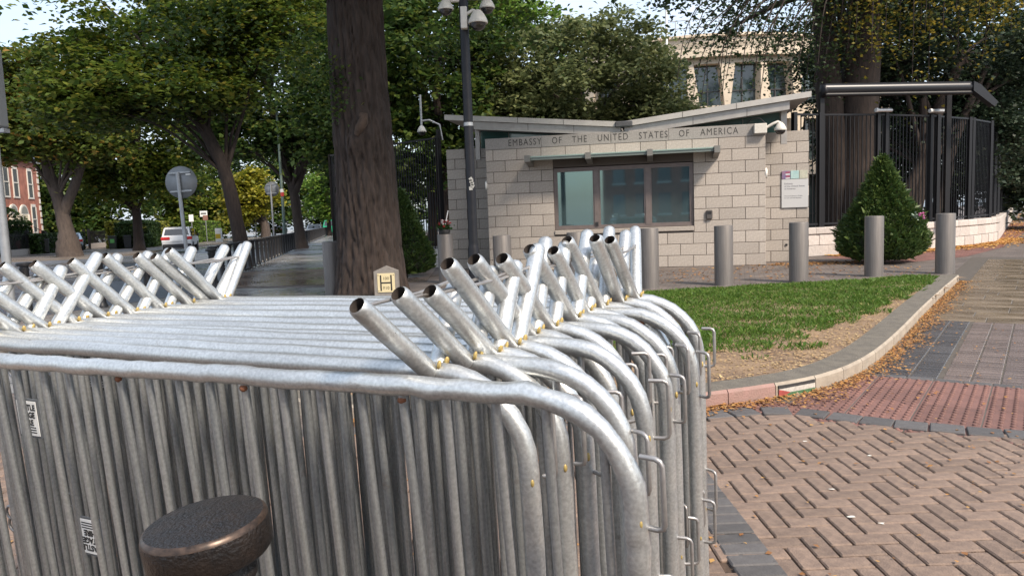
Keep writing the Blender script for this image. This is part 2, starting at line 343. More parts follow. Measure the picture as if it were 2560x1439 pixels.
# the near footway with the booth forecourt, one raised sheet with a kerb edge
foot = [(-8.6, 11.0), (-6.0, -8), (60, -8), (200, 120), (90, 160), (-17.8, 75), (-9.9, 30.5), (-8.9, 25.5), (-7.9, 20.5), (-7.2, 17.5), (-7.4, 15.5), (-8.3, 13.2)]
sheet('forecourt_paving', foot, 0., SETT, thick=.118)
sheet('street_footpath', [(-8.45, 23.2), (-4.5, 23.4), (-6.3, 28.4), (-19.5, 92), (-22.2, 92), (-9.8, 30.2), (-8.75, 25)], .006, FLAG)
sheet('gate_crossing', [(-7.4, 17.6), (-2.0, 17.2), (-2.2, 21.5), (-4.4, 23.4), (-8.4, 23.2), (-7.7, 20)], .006, BRWN)
sheet('flagged_corner', [(-8.2, 12.8), (-6.4, 6.5), (-3.2, 6.8), (-3.9, 16.6), (-7.2, 17.3), (-7.3, 15.4)], .005, FLAG)
sheet('red_sett_strip', [(9.2, 17.5), (11.6, 18.8), (14.5, 21.8), (30, 42), (27.8, 42), (16.6, 25.2), (14.4, 23.4), (11, 21.4), (8.6, 20.4)], .004, REDS)
# far footpath and verge across the side street
sheet('opposite_footpath', [(-60, 36), (-24.5, 43), (-23.5, 46.5), (-30, 90), (-50, 190), (-90, 190), (-80, 60)], -.02, mat('damp_verge', (.12, .095, .075), .8, 0, col2=(.17, .15, .13), scale=.8, wet=.3), thick=.098)

# --- paths' own frame: e1 along the crossing path, e2 across it
O2 = Vector((3.10, 6.17)); E1 = Vector((math.cos(R_(54.3)), math.sin(R_(54.3)))); E2 = Vector((E1.y, -E1.x)); AE = R_(-35.7)
def pe(a, b): return O2 + E1 * a + E2 * b
band = smooth_pl([(-3.2, 4.85), (-1, 4.9), (.6, 4.93), (1.31, 4.97), (1.70, 5.035), (1.93, 4.99), (2.15, 4.82), (2.44, 4.61), (3.02, 4.29), (3.7, 4.0), (4.6, 3.7), (6, 3.35)], 5)
def bandy(x):
    for a, b in zip(band, band[1:]):
        if a[0] <= x <= b[0]: return a[1] + (b[1] - a[1]) * (x - a[0]) / (b[0] - a[0])
    return 4.85
toe = smooth_pl([(-2.6, 7.4), (-2.3, 6.2), (-1.4, 5.35), (-.3, 5.12), (.75, 5.14), (1.373, 5.248), (1.955, 5.455), (2.336, 5.65), (2.701, 5.939), (3.078, 6.346), (3.52, 6.909), (4.167, 7.805), (5.2, 9.273), (6.56, 11.165), (7.908, 13.009)], 5)
def right_of_kerb(x, y):
    best = 1e9; s = 0
    for a, b in zip(toe, toe[1:]):
        d = math.hypot((a[0] + b[0]) / 2 - x, (a[1] + b[1]) / 2 - y)
        if d < best: best = d; s = (b[0] - a[0]) * (y - a[1]) - (b[1] - a[1]) * (x - a[0])
    return best if s < 0 else -best
def paver_mesh(l, w, h, m, c=.006, gap=.0095, name='paver'):
    return MB().cbox(-l / 2 + gap / 2, l / 2 - gap / 2, -w / 2 + gap / 2, w / 2 - gap / 2, -h, 0, c).mesh(name, m)
# herringbone blocks
brick_pave = sheet('block_pavement', [(-6, -6), (7, -6), (7, 3.2), (4.6, 3.7), (2.4, 4.6), (1.9, 5.0), (1.3, 4.98), (-3.4, 4.85)], .0035, mat('joint_sand', (.10, .065, .045), .95, 0, col2=(.05, .036, .027), scale=14, bump=.5, bscale=200))
pm = paver_mesh(.2, .1, .03, PAV_O); cells = []
for k in range(-50, 66):
    for m_ in range(10, 52):
        c = (k - m_) % 4
        if c == 0: x, y, rz = k * .1 + .1, m_ * .1 + .05, 0
        elif c == 3: x, y, rz = k * .1 + .05, m_ * .1 + .1, math.pi / 2
        else: continue
        x += .01; y += .01
        if .88 < x < 1.0 and y < 4.93: continue
        if y > bandy(x) - .01 or right_of_kerb(x, y) < 0 and y > 4.9: continue
        cells.append((x, y, rz))
vis = [c for c in cells if c[0] > 1.05 and c[1] > 2.25 and c[0] < c[1] * .78 + .35]
vis.sort(key=lambda c: math.hypot(c[0], c[1])); vis = vis[:300]; vs = set(vis)
for (x, y, rz) in vis:
    place('paver', pm, brick_pave, (x, y, .0165 + rnd.uniform(-.0025, .0015)), (rnd.uniform(-.008, .008), rnd.uniform(-.008, .008), rz + rnd.uniform(-.012, .012)))
b = MB()
for (x, y, rz) in cells:
    if (x, y, rz) in vs: continue
    b.cbox(-.0965, .0965, -.0465, .0465, -.03, 0, .006, Matrix.Translation((x, y, .0165 + rnd.uniform(-.002, .002))) @ Matrix.Rotation(rz, 4, 'Z'))
o = b.build('paver_field', PAV_I, brick_pave); o['kind'] = 'stuff'
dm = paver_mesh(.2, .1, .03, DPAV)
for i in range(27): place('border_block', dm, brick_pave, (.94, 2.25 + i * .1 + .05, .0225 + rnd.uniform(-.002, .002)), (0, 0, rnd.uniform(-.015, .015)))
pts = resample(band, .205)
dm2 = paver_mesh(.2, .19, .03, DPAV)
for (a, c_) in zip(pts, pts[1:]):
    if a[0] < -2.5 or a[0] > 5: continue
    an = math.atan2(c_[1] - a[1], c_[0] - a[0])
    place('border_block', dm2, brick_pave, ((a[0] + c_[0]) / 2 - math.sin(an) * .092, (a[1] + c_[1]) / 2 + math.cos(an) * .092, .0225 + rnd.uniform(-.002, .002)), (0, 0, an))
SPL = mat('white_splash', (.62, .60, .54), .7)
for (x, y, r) in ((2.46, 2.93, .05), (2.30, 3.05, .02), (2.40, 3.02, .016), (1.52, 3.28, .014), (1.62, 3.2, .012), (1.58, 3.62, .012), (2.0, 4.1, .012), (1.75, 4.4, .012), (2.6, 3.5, .012), (1.3, 2.7, .014), (3.0, 3.7, .014), (2.1, 2.75, .012)):
    k_ = 11; MB().add([(x + r * rnd.uniform(.45, 1.3) * math.cos(6.283 * i / k_) * 1.3, y + r * rnd.uniform(.45, 1.2) * math.sin(6.283 * i / k_), .0205) for i in range(k_)], [tuple(range(k_))]).build('splash', SPL, brick_pave)
# red tactile tiles
tact = sheet('tactile_paving', [tuple(pe(-1.9, -2.5)), tuple(pe(-1.9, 4.5)), tuple(pe(0, 4.5)), tuple(pe(0, -.6))], .0028, MORTAR)
b = MB().cbox(-.197, .197, -.197, .197, -.03, 0, .004)
for i in range(6):
    for j in range(6):
        x, y = -.165 + i * .066, -.165 + j * .066
        b.lathe([(.0160, -.001), (.0155, .006), (.012, .0095), (.004, .0105)], 8, (x, y, 0))
tm = b.mesh('tactile_tile', TACT)
for i in range(5):
    for j in range(-10, 11):
        q = pe(-.1 - .2 - i * .4, .0 + j * .4 + .2)
        if q.y < bandy(q.x) + .02 or right_of_kerb(q.x, q.y) < -.05 or q.x > 5.2: continue
        place('tactile_tile', tm, tact, (q.x, q.y, .0055 + rnd.uniform(-.001, .001)), (0, 0, AE))
# the band above, stacked blocks, slabs
path = sheet('crossing_path', [tuple(pe(-.1, -.3)), tuple(pe(-.1, 5.5)), tuple(pe(15, 7.5)), tuple(pe(15, -.35))], .0022, mat('path_bed', (.10, .085, .07), .9, var=.3))
for j in range(-1, 22): 
    q = pe(-.05, j * .2 + .1)
    if right_of_kerb(q.x, q.y) > -.05: place('border_block', dm, path, (q.x, q.y, .0085), (0, 0, AE))
sm_ = paver_mesh(.2, .1, .03, STK); dk = mat('damp_charcoal_block', (.088, .086, .09), .45, 0, col2=(.065, .063, .066), scale=12, bump=.3, bscale=90, island='object', wet=1.); sd_m = paver_mesh(.2, .1, .03, dk)
cnt = 0
for i in range(34):
    for j in range(-1, 12):
        q = pe(i * .1 + .05, .02 + j * .2 + .1 + (.03 if j > 1 else 0))
        if right_of_kerb(q.x, q.y) < 0: continue
        if q.x > q.y * .70 + .35: continue
        place('block', sd_m if j < 2 else sm_, path, (q.x, q.y, .0085 + rnd.uniform(-.002, .0015)), (rnd.uniform(-.006, .006), 0, AE + rnd.uniform(-.01, .01))); cnt += 1
e1 = 3.42
for i in range(22):
    d = .40 + .09 * ((i * 7) % 3); b0 = -.05 - (i % 2) * .35
    for j in range(8):
        w = .82 if (i + j) % 3 else .62
        q = pe(e1 + d / 2, b0 + w / 2); lft = max(0, .05 - b0) if j == 0 else 0
        if b0 < 4.6:
            ww = w - (lft if j == 0 else 0)
            q = pe(e1 + d / 2, b0 + (lft if j == 0 else 0) + ww / 2)
            place('slab', paver_mesh(ww, d, .04, SLAB, .005, .009, 'slab'), path, (q.x, q.y, .0085 + rnd.uniform(-.0015, .0015)), (rnd.uniform(-.003, .003), rnd.uniform(-.003, .003), AE))
        b0 += w
    e1 += d

# --- grass island with its kerb
KH = .13
isl_front = [p for p in toe]
isl = isl_front + [(7.95, 13.35), (7.9, 13.95), (5.3, 13.45), (3.8, 13.2), (2.5, 12.85), (.6, 12.2), (-1.2, 10.6), (-2.4, 8.9)]
def islz(x, y):
    back = 12.9 + (x - 2.5) * .2; t = max(0., min(1., (back - y) / 1.5)); return .02 + (KH - .035) * t
gx = np.arange(-3, 8.6, .22); gy = np.arange(5, 14.4, .22); idx = {}; b = MB(); vv = []
def inside(x, y): return inpoly(x, y, isl) 
for i, x in enumerate(gx):
    for j, y in enumerate(gy):
        idx[i, j] = len(vv); vv.append((x, y, islz(x, y) + rnd.uniform(-.008, .012)))
ff = [(idx[i, j], idx[i + 1, j], idx[i + 1, j + 1], idx[i, j + 1]) for i in range(len(gx) - 1) for j in range(len(gy) - 1) if inside(gx[i] + .11, gy[j] + .11) and right_of_kerb(gx[i] + .11, gy[j] + .11) < -.16]
b.add(vv, ff, True); o = b.build('grass_island', SOIL); o['kind'] = 'structure'
kerb = thing('kerb', 'weathered concrete kerb curving around the grass island', 'kerb')
tl = [0.]
for a, c_ in zip(toe, toe[1:]): tl.append(tl[-1] + math.dist(a, c_))
k0 = min(range(len(toe)), key=lambda i: math.dist(toe[i], (1.955, 5.455))); s0 = tl[k0]; SL = .43
def at(s):
    s = max(0, min(s, tl[-1] - 1e-4)); i = max(k for k in range(len(tl) - 1) if tl[k] <= s); t = (s - tl[i]) / (tl[i + 1] - tl[i])
    return Vector((toe[i][0] + (toe[i + 1][0] - toe[i][0]) * t, toe[i][1] + (toe[i + 1][1] - toe[i][1]) * t))
PINK = mat('pink_tinted_kerb', (.33, .20, .175), .85, 0, col2=(.25, .17, .14), scale=6, bump=.35, bscale=90, detail=8)
KTOP = mat('dark_kerb_top', (.17, .15, .12), .9, 0, col2=(.10, .09, .075), scale=8, bump=.5, bscale=70, detail=8)  # kerb top coloured darker than the kerb face
ks = s0 % SL; flagstone = None
while ks + .1 < tl[-1]:
    a, c_ = ks + .004, min(ks + SL - .004, tl[-1]); n = 4; fr = [at(a + (c_ - a) * i / n) for i in range(n + 1)]
    nr = []
    for i in range(n + 1):
        d = (fr[min(i + 1, n)] - fr[max(i - 1, 0)]).normalized(); nr.append(Vector((-d.y, d.x)))
    prof = [(0, -.04), (.004, KH - .022), (.02, KH), (.27, KH), (.27, -.04)]; b = MB(); v = []
    for p, q in zip(fr, nr): v += [(p.x + q.x * o_, p.y + q.y * o_, z + rnd.uniform(-.001, .001)) for o_, z in prof]
    m_ = len(prof)
    for i in range(n):
        for k in range(m_ - 1): b.cur = 1 if k == 2 else 0; b.add([v[i * m_ + k], v[(i + 1) * m_ + k], v[(i + 1) * m_ + k + 1], v[i * m_ + k + 1]], [(0, 1, 2, 3)])
    b.cur = 0; b.add(v[:m_], [tuple(range(m_))]); b.add(v[-m_:], [tuple(range(m_))[::-1]])
    ko = b.build('kerbstone', [PINK if s0 - 4 * SL < ks < s0 - .1 else KERB, KTOP], kerb)
    if abs(ks - s0) < .05: flagstone = (ko, fr, nr)
    ks += SL
if flagstone:       # small painted tricolour with a red wedge on one stone
    ko, fr, nr = flagstone; ko['label'] = 'kerbstone painted with black, white and green stripes and a red wedge'
    PC = {'black_paint': (.045, .045, .045), 'chipped_white_paint': (.55, .52, .47), 'green_paint': (.075, .17, .075), 'red_paint': (.36, .07, .06)}
    def patch(t0, t1, za, zb, zc, zd, nm, off=.003):
        A = fr[0].lerp(fr[-1], t0); B = fr[0].lerp(fr[-1], t1); q = nr[2]; P = [(A, za), (B, zb), (B, zd), (A, zc)]; b = MB()
        o1 = off + .005
        v = [(p.x - q.x * o1, p.y - q.y * o1, z) for p, z in P] + [(p.x + q.x * .004, p.y + q.y * .004, z) for p, z in P]
        b.add(v, [(0, 1, 2, 3), (0, 4, 5, 1), (1, 5, 6, 2), (2, 6, 7, 3), (3, 7, 4, 0)])
        b.build('paint_stripe', mat(nm, PC[nm], .8, var=.35, scale=40), ko)
    patch(.04, .96, .082, .082, .108, .108, 'black_paint'); patch(.04, .96, .045, .045, .082, .082, 'chipped_white_paint'); patch(.04, .96, .008, .008, .045, .045, 'green_paint')
    patch(.04, .32, .012, .044, .08, .048, 'red_paint', .005)
# grass blades
gf = [(-2, 8.2), (.5, 6.9), (1.77, 6.75), (2.36, 7.0), (3.32, 7.9), (4.39, 8.95), (5.43, 10.2), (7.8, 13.3)]
def gfy(x):
    for a, c_ in zip(gf, gf[1:]):
        if a[0] <= x <= c_[0]: return a[1] + (c_[1] - a[1]) * (x - a[0]) / (c_[0] - a[0])
    return 99
n = 170000; X = NR.uniform(-2, 7.9, n); Y = NR.uniform(6.4, 14, n); ok = []
tuft = NR.uniform(0, 1, (60, 60)); tuft = (tuft + np.roll(tuft, 1, 0) + np.roll(tuft, 1, 1)) / 3; tuft = np.clip((tuft - .5) * 1.7 + .5, 0, 1)
for i in range(n):
    x, y = X[i], Y[i]; t = tuft[int(x * 4) % 60, int(y * 4) % 60]
    edge = gfy(x) + (t - .5) * .55
    if y < edge and not (t > .8 and NR.rand() < .5 and y > edge - .9): continue
    if not inside(x, y) or right_of_kerb(x, y) > -.30: continue
    if t < .02 and NR.rand() < .4: continue
    ok.append(i)
ok = np.array(ok); n = len(ok); P = np.stack([X[ok], Y[ok], np.array([islz(X[i], Y[i]) for i in ok])], 1)
tt = np.array([tuft[int(X[i] * 4 + .5) % 60, int(Y[i] * 4 + .5) % 60] for i in ok])
h = (NR.uniform(.03, .085, n) * (.6 + .8 * tt))[:, None]; a = NR.uniform(0, 2 * np.pi, n); w = NR.uniform(.003, .006, n)[:, None]
sdv = np.stack([np.cos(a), np.sin(a), 0 * a], 1); ln = NR.normal(size=(n, 3)) * .55; ln[:, 2] = 1; ln /= np.linalg.norm(ln, axis=1)[:, None]
mid = P + ln * h * .55; tip = P + ln * h * np.array([1, 1, .85]) + sdv[:, [1, 0, 2]] * h * NR.uniform(-.5, .5, n)[:, None]
V = np.stack([P - sdv * w, P + sdv * w, mid + sdv * w * .9, tip], 1)
GR = leafmat('grass_blades', [(.06, .125, .018), (.08, .16, .022), (.11, .20, .03), (.07, .14, .02), (.14, .23, .04), (.09, .17, .024), (.12, .21, .03), (.10, .19, .026), (.30, .29, .11)], .4)
o = place('grass', quads_mesh('grass', V, GR)); tag(o, 'short green grass growing on the kerbed island', 'grass', kind='stuff')

# ================================================================ CROWD BARRIERS
HL, FX, TR, BR = .985, .78, .019, .0082
def frame_path(ht, wr): 
    q = rect_round(HL - TR, TR, ht - TR, .17, 8)
    return [(x + rnd.uniform(-wr, wr) * .4, rnd.uniform(-wr, wr), z + rnd.uniform(-wr, wr) * .6) for x, z in q]
def dense(p, k=10):
    out = []; n = len(p)
    for i in range(n):
        a, c_ = Vector(p[i]), Vector(p[(i + 1) % n])
        if (a - c_).length > .3:
            m_ = k
            for j in range(m_): out.append(tuple(a.lerp(c_, j / m_) + Vector((0, rnd.uniform(-.0025, .0025), rnd.uniform(-.002, .002)))))
        else: out.append(tuple(a))
    return out
bar_me = []
for k in range(4):
    bw = [0, .004, -.005, .003][k]; b = MB().tube([(bw * math.sin(math.pi * t / 4) * (1 if k % 2 else .6), -bw * math.sin(math.pi * t / 4), t / 4) for t in range(5)], BR, 8, False)
    bar_me.append(b.mesh('bar', GALVB))
def foot_mesh(dy, h, dx):
    """open ended tube with a pinched mouth"""
    b = MB(); A = Vector((0, dy * .02, -.006)); B = Vector((dx, dy, h)); d = (B - A).normalized()
    pts = [A, A + d * .02, A.lerp(B, .3), A.lerp(B, .6) + Vector((rnd.uniform(-.002, .002), 0, .001)), B - d * .022, B - d * .010, B - d * .003, B]
    b.tube(pts, [TR * .93, TR, TR, TR * 1.01, TR, TR * .985, TR * .9, TR * .77], 14, False)
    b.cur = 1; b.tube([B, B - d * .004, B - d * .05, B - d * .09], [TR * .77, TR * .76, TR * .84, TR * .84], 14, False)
    b.add([tuple(B - d * .09 + Vector((math.cos(t) * TR, 0, math.sin(t) * TR))) for t in (0, 2, 4)], [(0, 1, 2)])
    return b
BORE = mat('shaded_rusty_bore', (.045, .035, .03), .9, 0, var=.4, scale=80)  # shade inside the tube is put into the colour, along with rust
def hook_mesh(open_up, l, w):
    r = .011; z0, z1 = -l / 2, l / 2; p = [(-.004, 0, z0), (w - r, 0, z0), (w - r * .3, 0, z0 + r * .3), (w, 0, z0 + r), (w, 0, z1 - r), (w - r * .3, 0, z1 - r * .3), (w - r, 0, z1)]
    p += [(-.004, 0, z1)] if not open_up else [(w * .35, 0, z1 + .002)]
    return MB().tube(p, .0046, 8).mesh('hook', ROD)
hooks = [hook_mesh(False, .125, .036), hook_mesh(True, .13, .040), hook_mesh(False, .115, .032)]
weld_me = MB().sphere((0, 0, 0), .0075, 8, 6, (.55, .8, 1.25)).mesh('weld', WELD)
rust_me = MB().sphere((0, 0, 0), .0088, 8, 5, (1, 1, .9)).mesh('rust_spot', RUST)
def barrier(Rp, ang, Zt, inverted, label, group, s=.05, c=.006, stickers=(), n=None, nearf=False):
    ht = Zt - .015
    Rot = Matrix.Rotation(ang, 3, 'Z') @ Matrix.Rotation(-c, 3, 'Y') @ Matrix.Rotation(s, 3, 'X')
    T = Vector((Rp[0], Rp[1], Zt)) - Rot @ Vector((FX, 0, ht - TR))
    root = thing('crowd_barrier', label, 'barrier', T, 0, group); root.rotation_euler = Rot.to_euler()
    fp = dense(frame_path(ht, .0022 if n is None else n * .5), 10 if n is None else 44); rs_ = TR
    if n is not None:      # crumpled bend of the outermost barrier
        rs_ = []
        for i_, (x_, y_, z_) in enumerate(fp):
            q_ = max(0., min(1., (x_ - .42) / .2)) * (1 if z_ > ht * .75 else 0); w_ = math.sin(x_ * 58) * .6 + math.sin(x_ * 97 + 1) * .4
            fp[i_] = (x_, y_ - q_ * w_ * .0035, z_ + q_ * w_ * .004); rs_.append(TR * (1 + q_ * .10 * math.sin(x_ * 71 + 2)))
    MB().tube(fp, rs_, 14, False, True, wob=.012 if n is None else .016).build('frame', GALV, root)
    nb = 21
    for i in range(nb):
        x = -.92 + i * .092 + rnd.uniform(-.003, .003); ex = abs(x) - (HL - TR - .17); z = 0
        if ex > 0: z = .17 - math.sqrt(max(.17 ** 2 - ex ** 2, 1e-4))
        o = place('bar', bar_me[rnd.randrange(4)], root, (x, rnd.uniform(-.003, .003), TR + z), (0, 0, rnd.uniform(0, 6.28)), (1, 1, ht - 2 * TR - 2 * z))
        if rnd.random() < .16: place('rust_spot', rust_me, root, (x, -.004, ht - 2 * TR - z - .004))
    zb = ht - TR if inverted else TR; sg = 1 if inverted else -1
    for fx in (-FX, FX):
        for dy in (-1, 1):
            k_ = .84 if nearf else 1; h = .195 * k_ + rnd.uniform(-.014, .012); w = dy * (.195 * k_ + rnd.uniform(-.015, .015))
            if not inverted: h = .012; w = dy * .22
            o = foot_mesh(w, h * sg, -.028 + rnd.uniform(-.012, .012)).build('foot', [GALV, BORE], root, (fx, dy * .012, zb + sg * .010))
            if inverted:
                place('weld', weld_me, root, (fx + .021, dy * .014, zb + .018), (0, .3, rnd.uniform(-.5, .5)))
        if inverted:
            MB().tube([(fx - .022, -.155, zb + .155), (fx - .02, 0, zb + .150), (fx - .018, .157, zb + .158)], .0035, 6).build('brace_rod', ROD, root)
    xe = HL - .004
    for k, z in enumerate((ht * .86, ht * .47)):
        place('hook', hooks[rnd.randrange(3)], root, (xe, 0, z + rnd.uniform(-.035, .03)), (0, 0, rnd.uniform(-.75, .35)), (1, 1, 1 if not inverted or rnd.random() < .5 else -1))
        place('weld', weld_me, root, (xe - .004, -.012, z - .05))
        MB().tube([(-xe - .02 + .022 * math.cos(t), .0, z + .022 * math.sin(t)) for t in np.linspace(0, 6.283, 11)[:-1]], .0045, 6, False, True).build('eye_ring', ROD, root)
    for (sx, sz, flip, dark) in stickers:
        pl = MB().cbox(sx - .05, sx + .05, -.006, -.003, sz - .055, sz + .055, .001).build('name_plate', mat('name_plate_grey', (.12, .13, .14), .5, .2) , root)
        st = MB().cbox(sx - .042, sx + .042, -.0075, -.006, sz - .048, sz + .048, .0004).build('sticker', mat('sticker_white', (.74, .74, .72), .5) if not dark else mat('sticker_black', (.03, .03, .03), .5), pl)
        tmm = mat('sticker_ink', (.02, .02, .02), .6) if not dark else mat('sticker_pale_ink', (.7, .7, .68), .6)
        for i, (tx, ts) in enumerate((('CASTLE', .022), ('STAGE', .022), ('HIRE', .022))):
            q = text_mesh(tx, ts, tmm, 1., .0003, 'CENTER', offset=.0008); ry = math.pi if flip else 0
            place('lettering', q, st, (sx, -.0082, sz + (.024 - i * .021) * (-1 if flip else 1)), (math.pi / 2, ry, 0))
        for i in range(3): MB().box(sx - .03, sx + .03, -.0081, -.0076, sz + (-.026 - i * .007) * (-1 if flip else 1), sz + (-.023 - i * .007) * (-1 if flip else 1)).build('print_line', tmm, st)
    return root
NEST = [(-.153, 1.380, -26.2), (-.089, 1.448, -25.8), (-.040, 1.502, -25.6), (0, 1.577, -25.2), (.045, 1.705, -24.0), (.094, 1.794, -23.8), (.160, 1.925, -22.2), (.203, 2.030, -22.4), (.259, 2.125, -22.6), (.323, 2.205, -21.4), (.378, 2.262, -19.6)]
BL = {0: 'upended galvanised crowd barrier carrying white hire stickers on its name plates', 2: 'upended galvanised crowd barrier carrying a black hire sticker', 10: 'upended galvanised crowd barrier ending the nest on its grass island side'}
ST = {0: [(-.52, .93, False, False), (-.33, .62, True, False)], 2: [(-.48, 1.03, False, True)]}
for i, (x, y, a) in enumerate(NEST):
    barrier((x, y), R_(a), 1.163 + .017 * i / 10, True, BL.get(i, 'galvanised crowd barrier standing upside down in the nested row, splayed feet up'), 'upended crowd barriers nested in a row', s=.055 - .003 * i, stickers=ST.get(i, ()), nearf=i < 3)
barrier((-.136 + .14, 1.246 - .067), R_(-25.6), 1.163, False, 'dented galvanised crowd barrier facing the black bollard, outermost of the stack', 'crowd barriers standing feet down', s=.075, c=.012, n=.004)
barrier((.03, 1.405), R_(-25.6), 1.16, False, 'galvanised crowd barrier standing feet down between the upended ones', 'crowd barriers standing feet down', s=.055)

for (x, y, a) in ((.10, 1.612, -25.2), (.19, 1.832, -23.6), (.235, 1.965, -22.3), (.315, 2.075, -22.4)): barrier((x, y), R_(a), 1.163, False, 'galvanised crowd barrier standing feet down between the upended ones', 'crowd barriers standing feet down', s=.05)

pts = []
for (x, y, a) in NEST:
    for _ in range(2):
        q = rnd.uniform(.25, 1.5); pts.append((x - math.cos(R_(a)) * q, y - math.sin(R_(a)) * q, 1.163 + .004 - .006 * q + .012))
SCRAP = leafquads(np.array(pts), .017, 2., .7, .5)
o = place('leaf_scraps', quads_mesh('leaf_scraps', SCRAP, leafmat('brown_scraps', [(.12, .05, .025), (.2, .09, .04), (.09, .05, .03)], .1, .8))); tag(o, 'tiny brown leaf scraps lying on the barrier tubes', 'leaves', kind='stuff')

# ================================================================ BLACK CAST BOLLARDS
def iron_bollard_parts(root, n=20, worn=False):
    m1 = WORN if worn else BLACKI
    MB().lathe([(.078, 0), (.078, .04), (.066, .06), (.056, .12), (.052, .80), (.060, .815), (.060, .84), (.066, .85), (.066, .862), (.058, .87), (.06, .888)], n).build('shaft', BLACKI if not worn else m1, root)
    MB().lathe([(.062, .888), (.092, .892), (.097, .898), (.0985, .935), (.0975, .944)], n).build('cap', m1, root)
    MB().lathe([(.0975, .944), (.0955, .950), (.091, .953)], n, caps=False).build('cap_rim', BRONZE if worn else m1, root)
    MB().lathe([(.091, .953), (.05, .958), (.0, .960)], n).build('cap_top', m1, root)
fb = thing('cast_iron_bollard', 'short black cast iron bollard with worn rounded cap against the stacked barriers', 'bollard', (-.425, 1.20, .035))
iron_bollard_parts(fb, 40, True); fb.rotation_euler = (R_(3), R_(-5.0), 0)
row = [(-8.55, 13.0), (-7.85, 14.1), (-7.45, 15.1), (-6.95, 16.1), (-6.95, 17.2)]
y = 19.2
while y < 92: row.append((-7.72 - (y - 19.2) * .203, y)); y += 1.2 if y < 45 else 2.0
pb = None
for i, (x, y) in enumerate(row):
    t = thing('kerbside_bollard', 'slim black cast iron bollard standing in the row along the wet street kerb', 'bollard', (x, y, 0), 0, 'black bollards along the street kerb')
    if pb is None: iron_bollard_parts(t, 10); pb = t
    else:
        for ch in pb.children: place(ch.name.split('.')[0], ch.data, t)
    t.scale = (1.3, 1.3, 1)

# ================================================================ GUARD BOOTH   local: x along the front, y into the building, z up
BA = R_(-10.92); BX, BY = -.574, 19.843
booth = thing('guard_booth', 'grey granite guard booth with butterfly roof and wide service window', 'booth', (BX, BY, 0), BA)
W0, W1, WZ0, WZ1 = 1.79, 5.345, 1.045, 2.64; FL = 7.09; CO = .2909
bc = {}
def block(parent, x0, x1, z0, z1, y=0., d=.14, m=GRANITE, name='stone_block', g=.012):
    k = (round(x1 - x0, 3), round(z1 - z0, 3), d, m.name)
    if k not in bc: w, h = x1 - x0 - g, z1 - z0 - g; bc[k] = MB().cbox(-w / 2, w / 2, 0, d, -h / 2, h / 2, .007).mesh(name, m)
    return place(name, bc[k], parent, ((x0 + x1) / 2, y + rnd.uniform(-.0015, .0015), (z0 + z1) / 2))
core = MB(); YC = .012
for (a, b_, z0, z1) in ((0.01, W0, 0, 3.2), (W1, FL - .01, 0, 3.2), (W0, W1, 0, WZ0 - .02), (W0, W1, WZ1 + .02, 3.2)): core.box(a, b_, YC, .42, z0, z1)
core.build('mortar_core', MORTAR, booth)
def course(parent, x0, x1, z0, z1, off, y=0., L_=.64, m=GRANITE, holes=()):
    cuts = []; x = x0 - off
    while x < x1: cuts.append((max(x, x0), min(x + L_, x1))); x += L_
    for a, b_ in cuts:
        segs = [(a, b_)]
        for (h0, h1, hz0, hz1) in holes:
            if z1 > hz0 + .02 and z0 < hz1 - .02:
                segs = [s_ for (p, q) in segs for s_ in ((p, min(q, h0)), (max(p, h1), q)) if s_[1] - s_[0] > .03]
        for p, q in segs: block(parent, round(p, 3), round(q, 3), round(z0, 4), round(z1, 4), y, m=m)
for k in range(11):
    z0, z1 = k * CO, (k + 1) * CO
    course(booth, 0, FL, z0, z1, (.44, .12)[k % 2], holes=((W0, W1, WZ0 - .12, WZ1),))
MB().cbox(W0 + .003, W1 - .003, -.035, .2, WZ0 - .125, WZ0 - .012, .008).build('window_sill', GRANITE, booth)
for a, b_ in ((0, 1.5), (1.5, 3.3), (3.3, 4.75), (4.75, FL)): MB().cbox(a + .003, b_ - .003, -.004, .42, 3.203, 3.494, .006).build('lintel_stone', GRANL, booth)
words = 'EMBASSY OF THE UNITED STATES OF AMERICA'.split(); wm = [text_mesh(w_, .215, INSC, 1.22, .0006) for w_ in words]; ww = [max(v.co.x for v in m_.vertices) for m_ in wm]
gap = .27; kx = (5.82 - gap * 6) / sum(ww); xx = .62
ins = place('inscription', wm[0], booth, (xx, -.0062, 3.278), (math.pi / 2, 0, 0), (kx, 1.12, 1)); xx += ww[0] * kx + gap
for m_, w_ in zip(wm[1:], ww[1:]): place('inscription', m_, booth, (xx, -.0062, 3.278), (math.pi / 2, 0, 0), (kx, 1.12, 1)); xx += w_ * kx + gap
# window
win = place('service_window', MB().box(W0, W1, .06, .15, WZ0, WZ0 + .06).box(W0, W1, .06, .15, WZ1 - .06, WZ1).box(W0, W0 + .06, .062, .148, WZ0 + .06, WZ1 - .06).box(W1 - .06, W1, .062, .148, WZ0 + .06, WZ1 - .06)
    .box(2.84, 2.96, .055, .152, WZ0 + .06, WZ1 - .06).box(4.15, 4.27, .055, .152, WZ0 + .06, WZ1 - .06).mesh('service_window', FRAME), booth)
for a, b_ in ((W0 + .06, 2.84), (2.96, 4.15), (4.27, W1 - .06)):
    MB().box(a, b_, .10, .112, WZ0 + .06, WZ1 - .06).build('pane', GLASS, win)
    MB().box(a, b_, .075, .112, WZ0 + .06, WZ0 + .10).box(a, b_, .075, .112, WZ1 - .10, WZ1 - .06).box(a, a + .035, .075, .111, WZ0 + .1, WZ1 - .1).box(b_ - .035, b_, .075, .111, WZ0 + .1, WZ1 - .1).build('frame', FRAME, win)
MB().box(2.86, 2.93, .03, .058, WZ0 + .07, WZ0 + .17).build('window_latch', BLACKI, win)
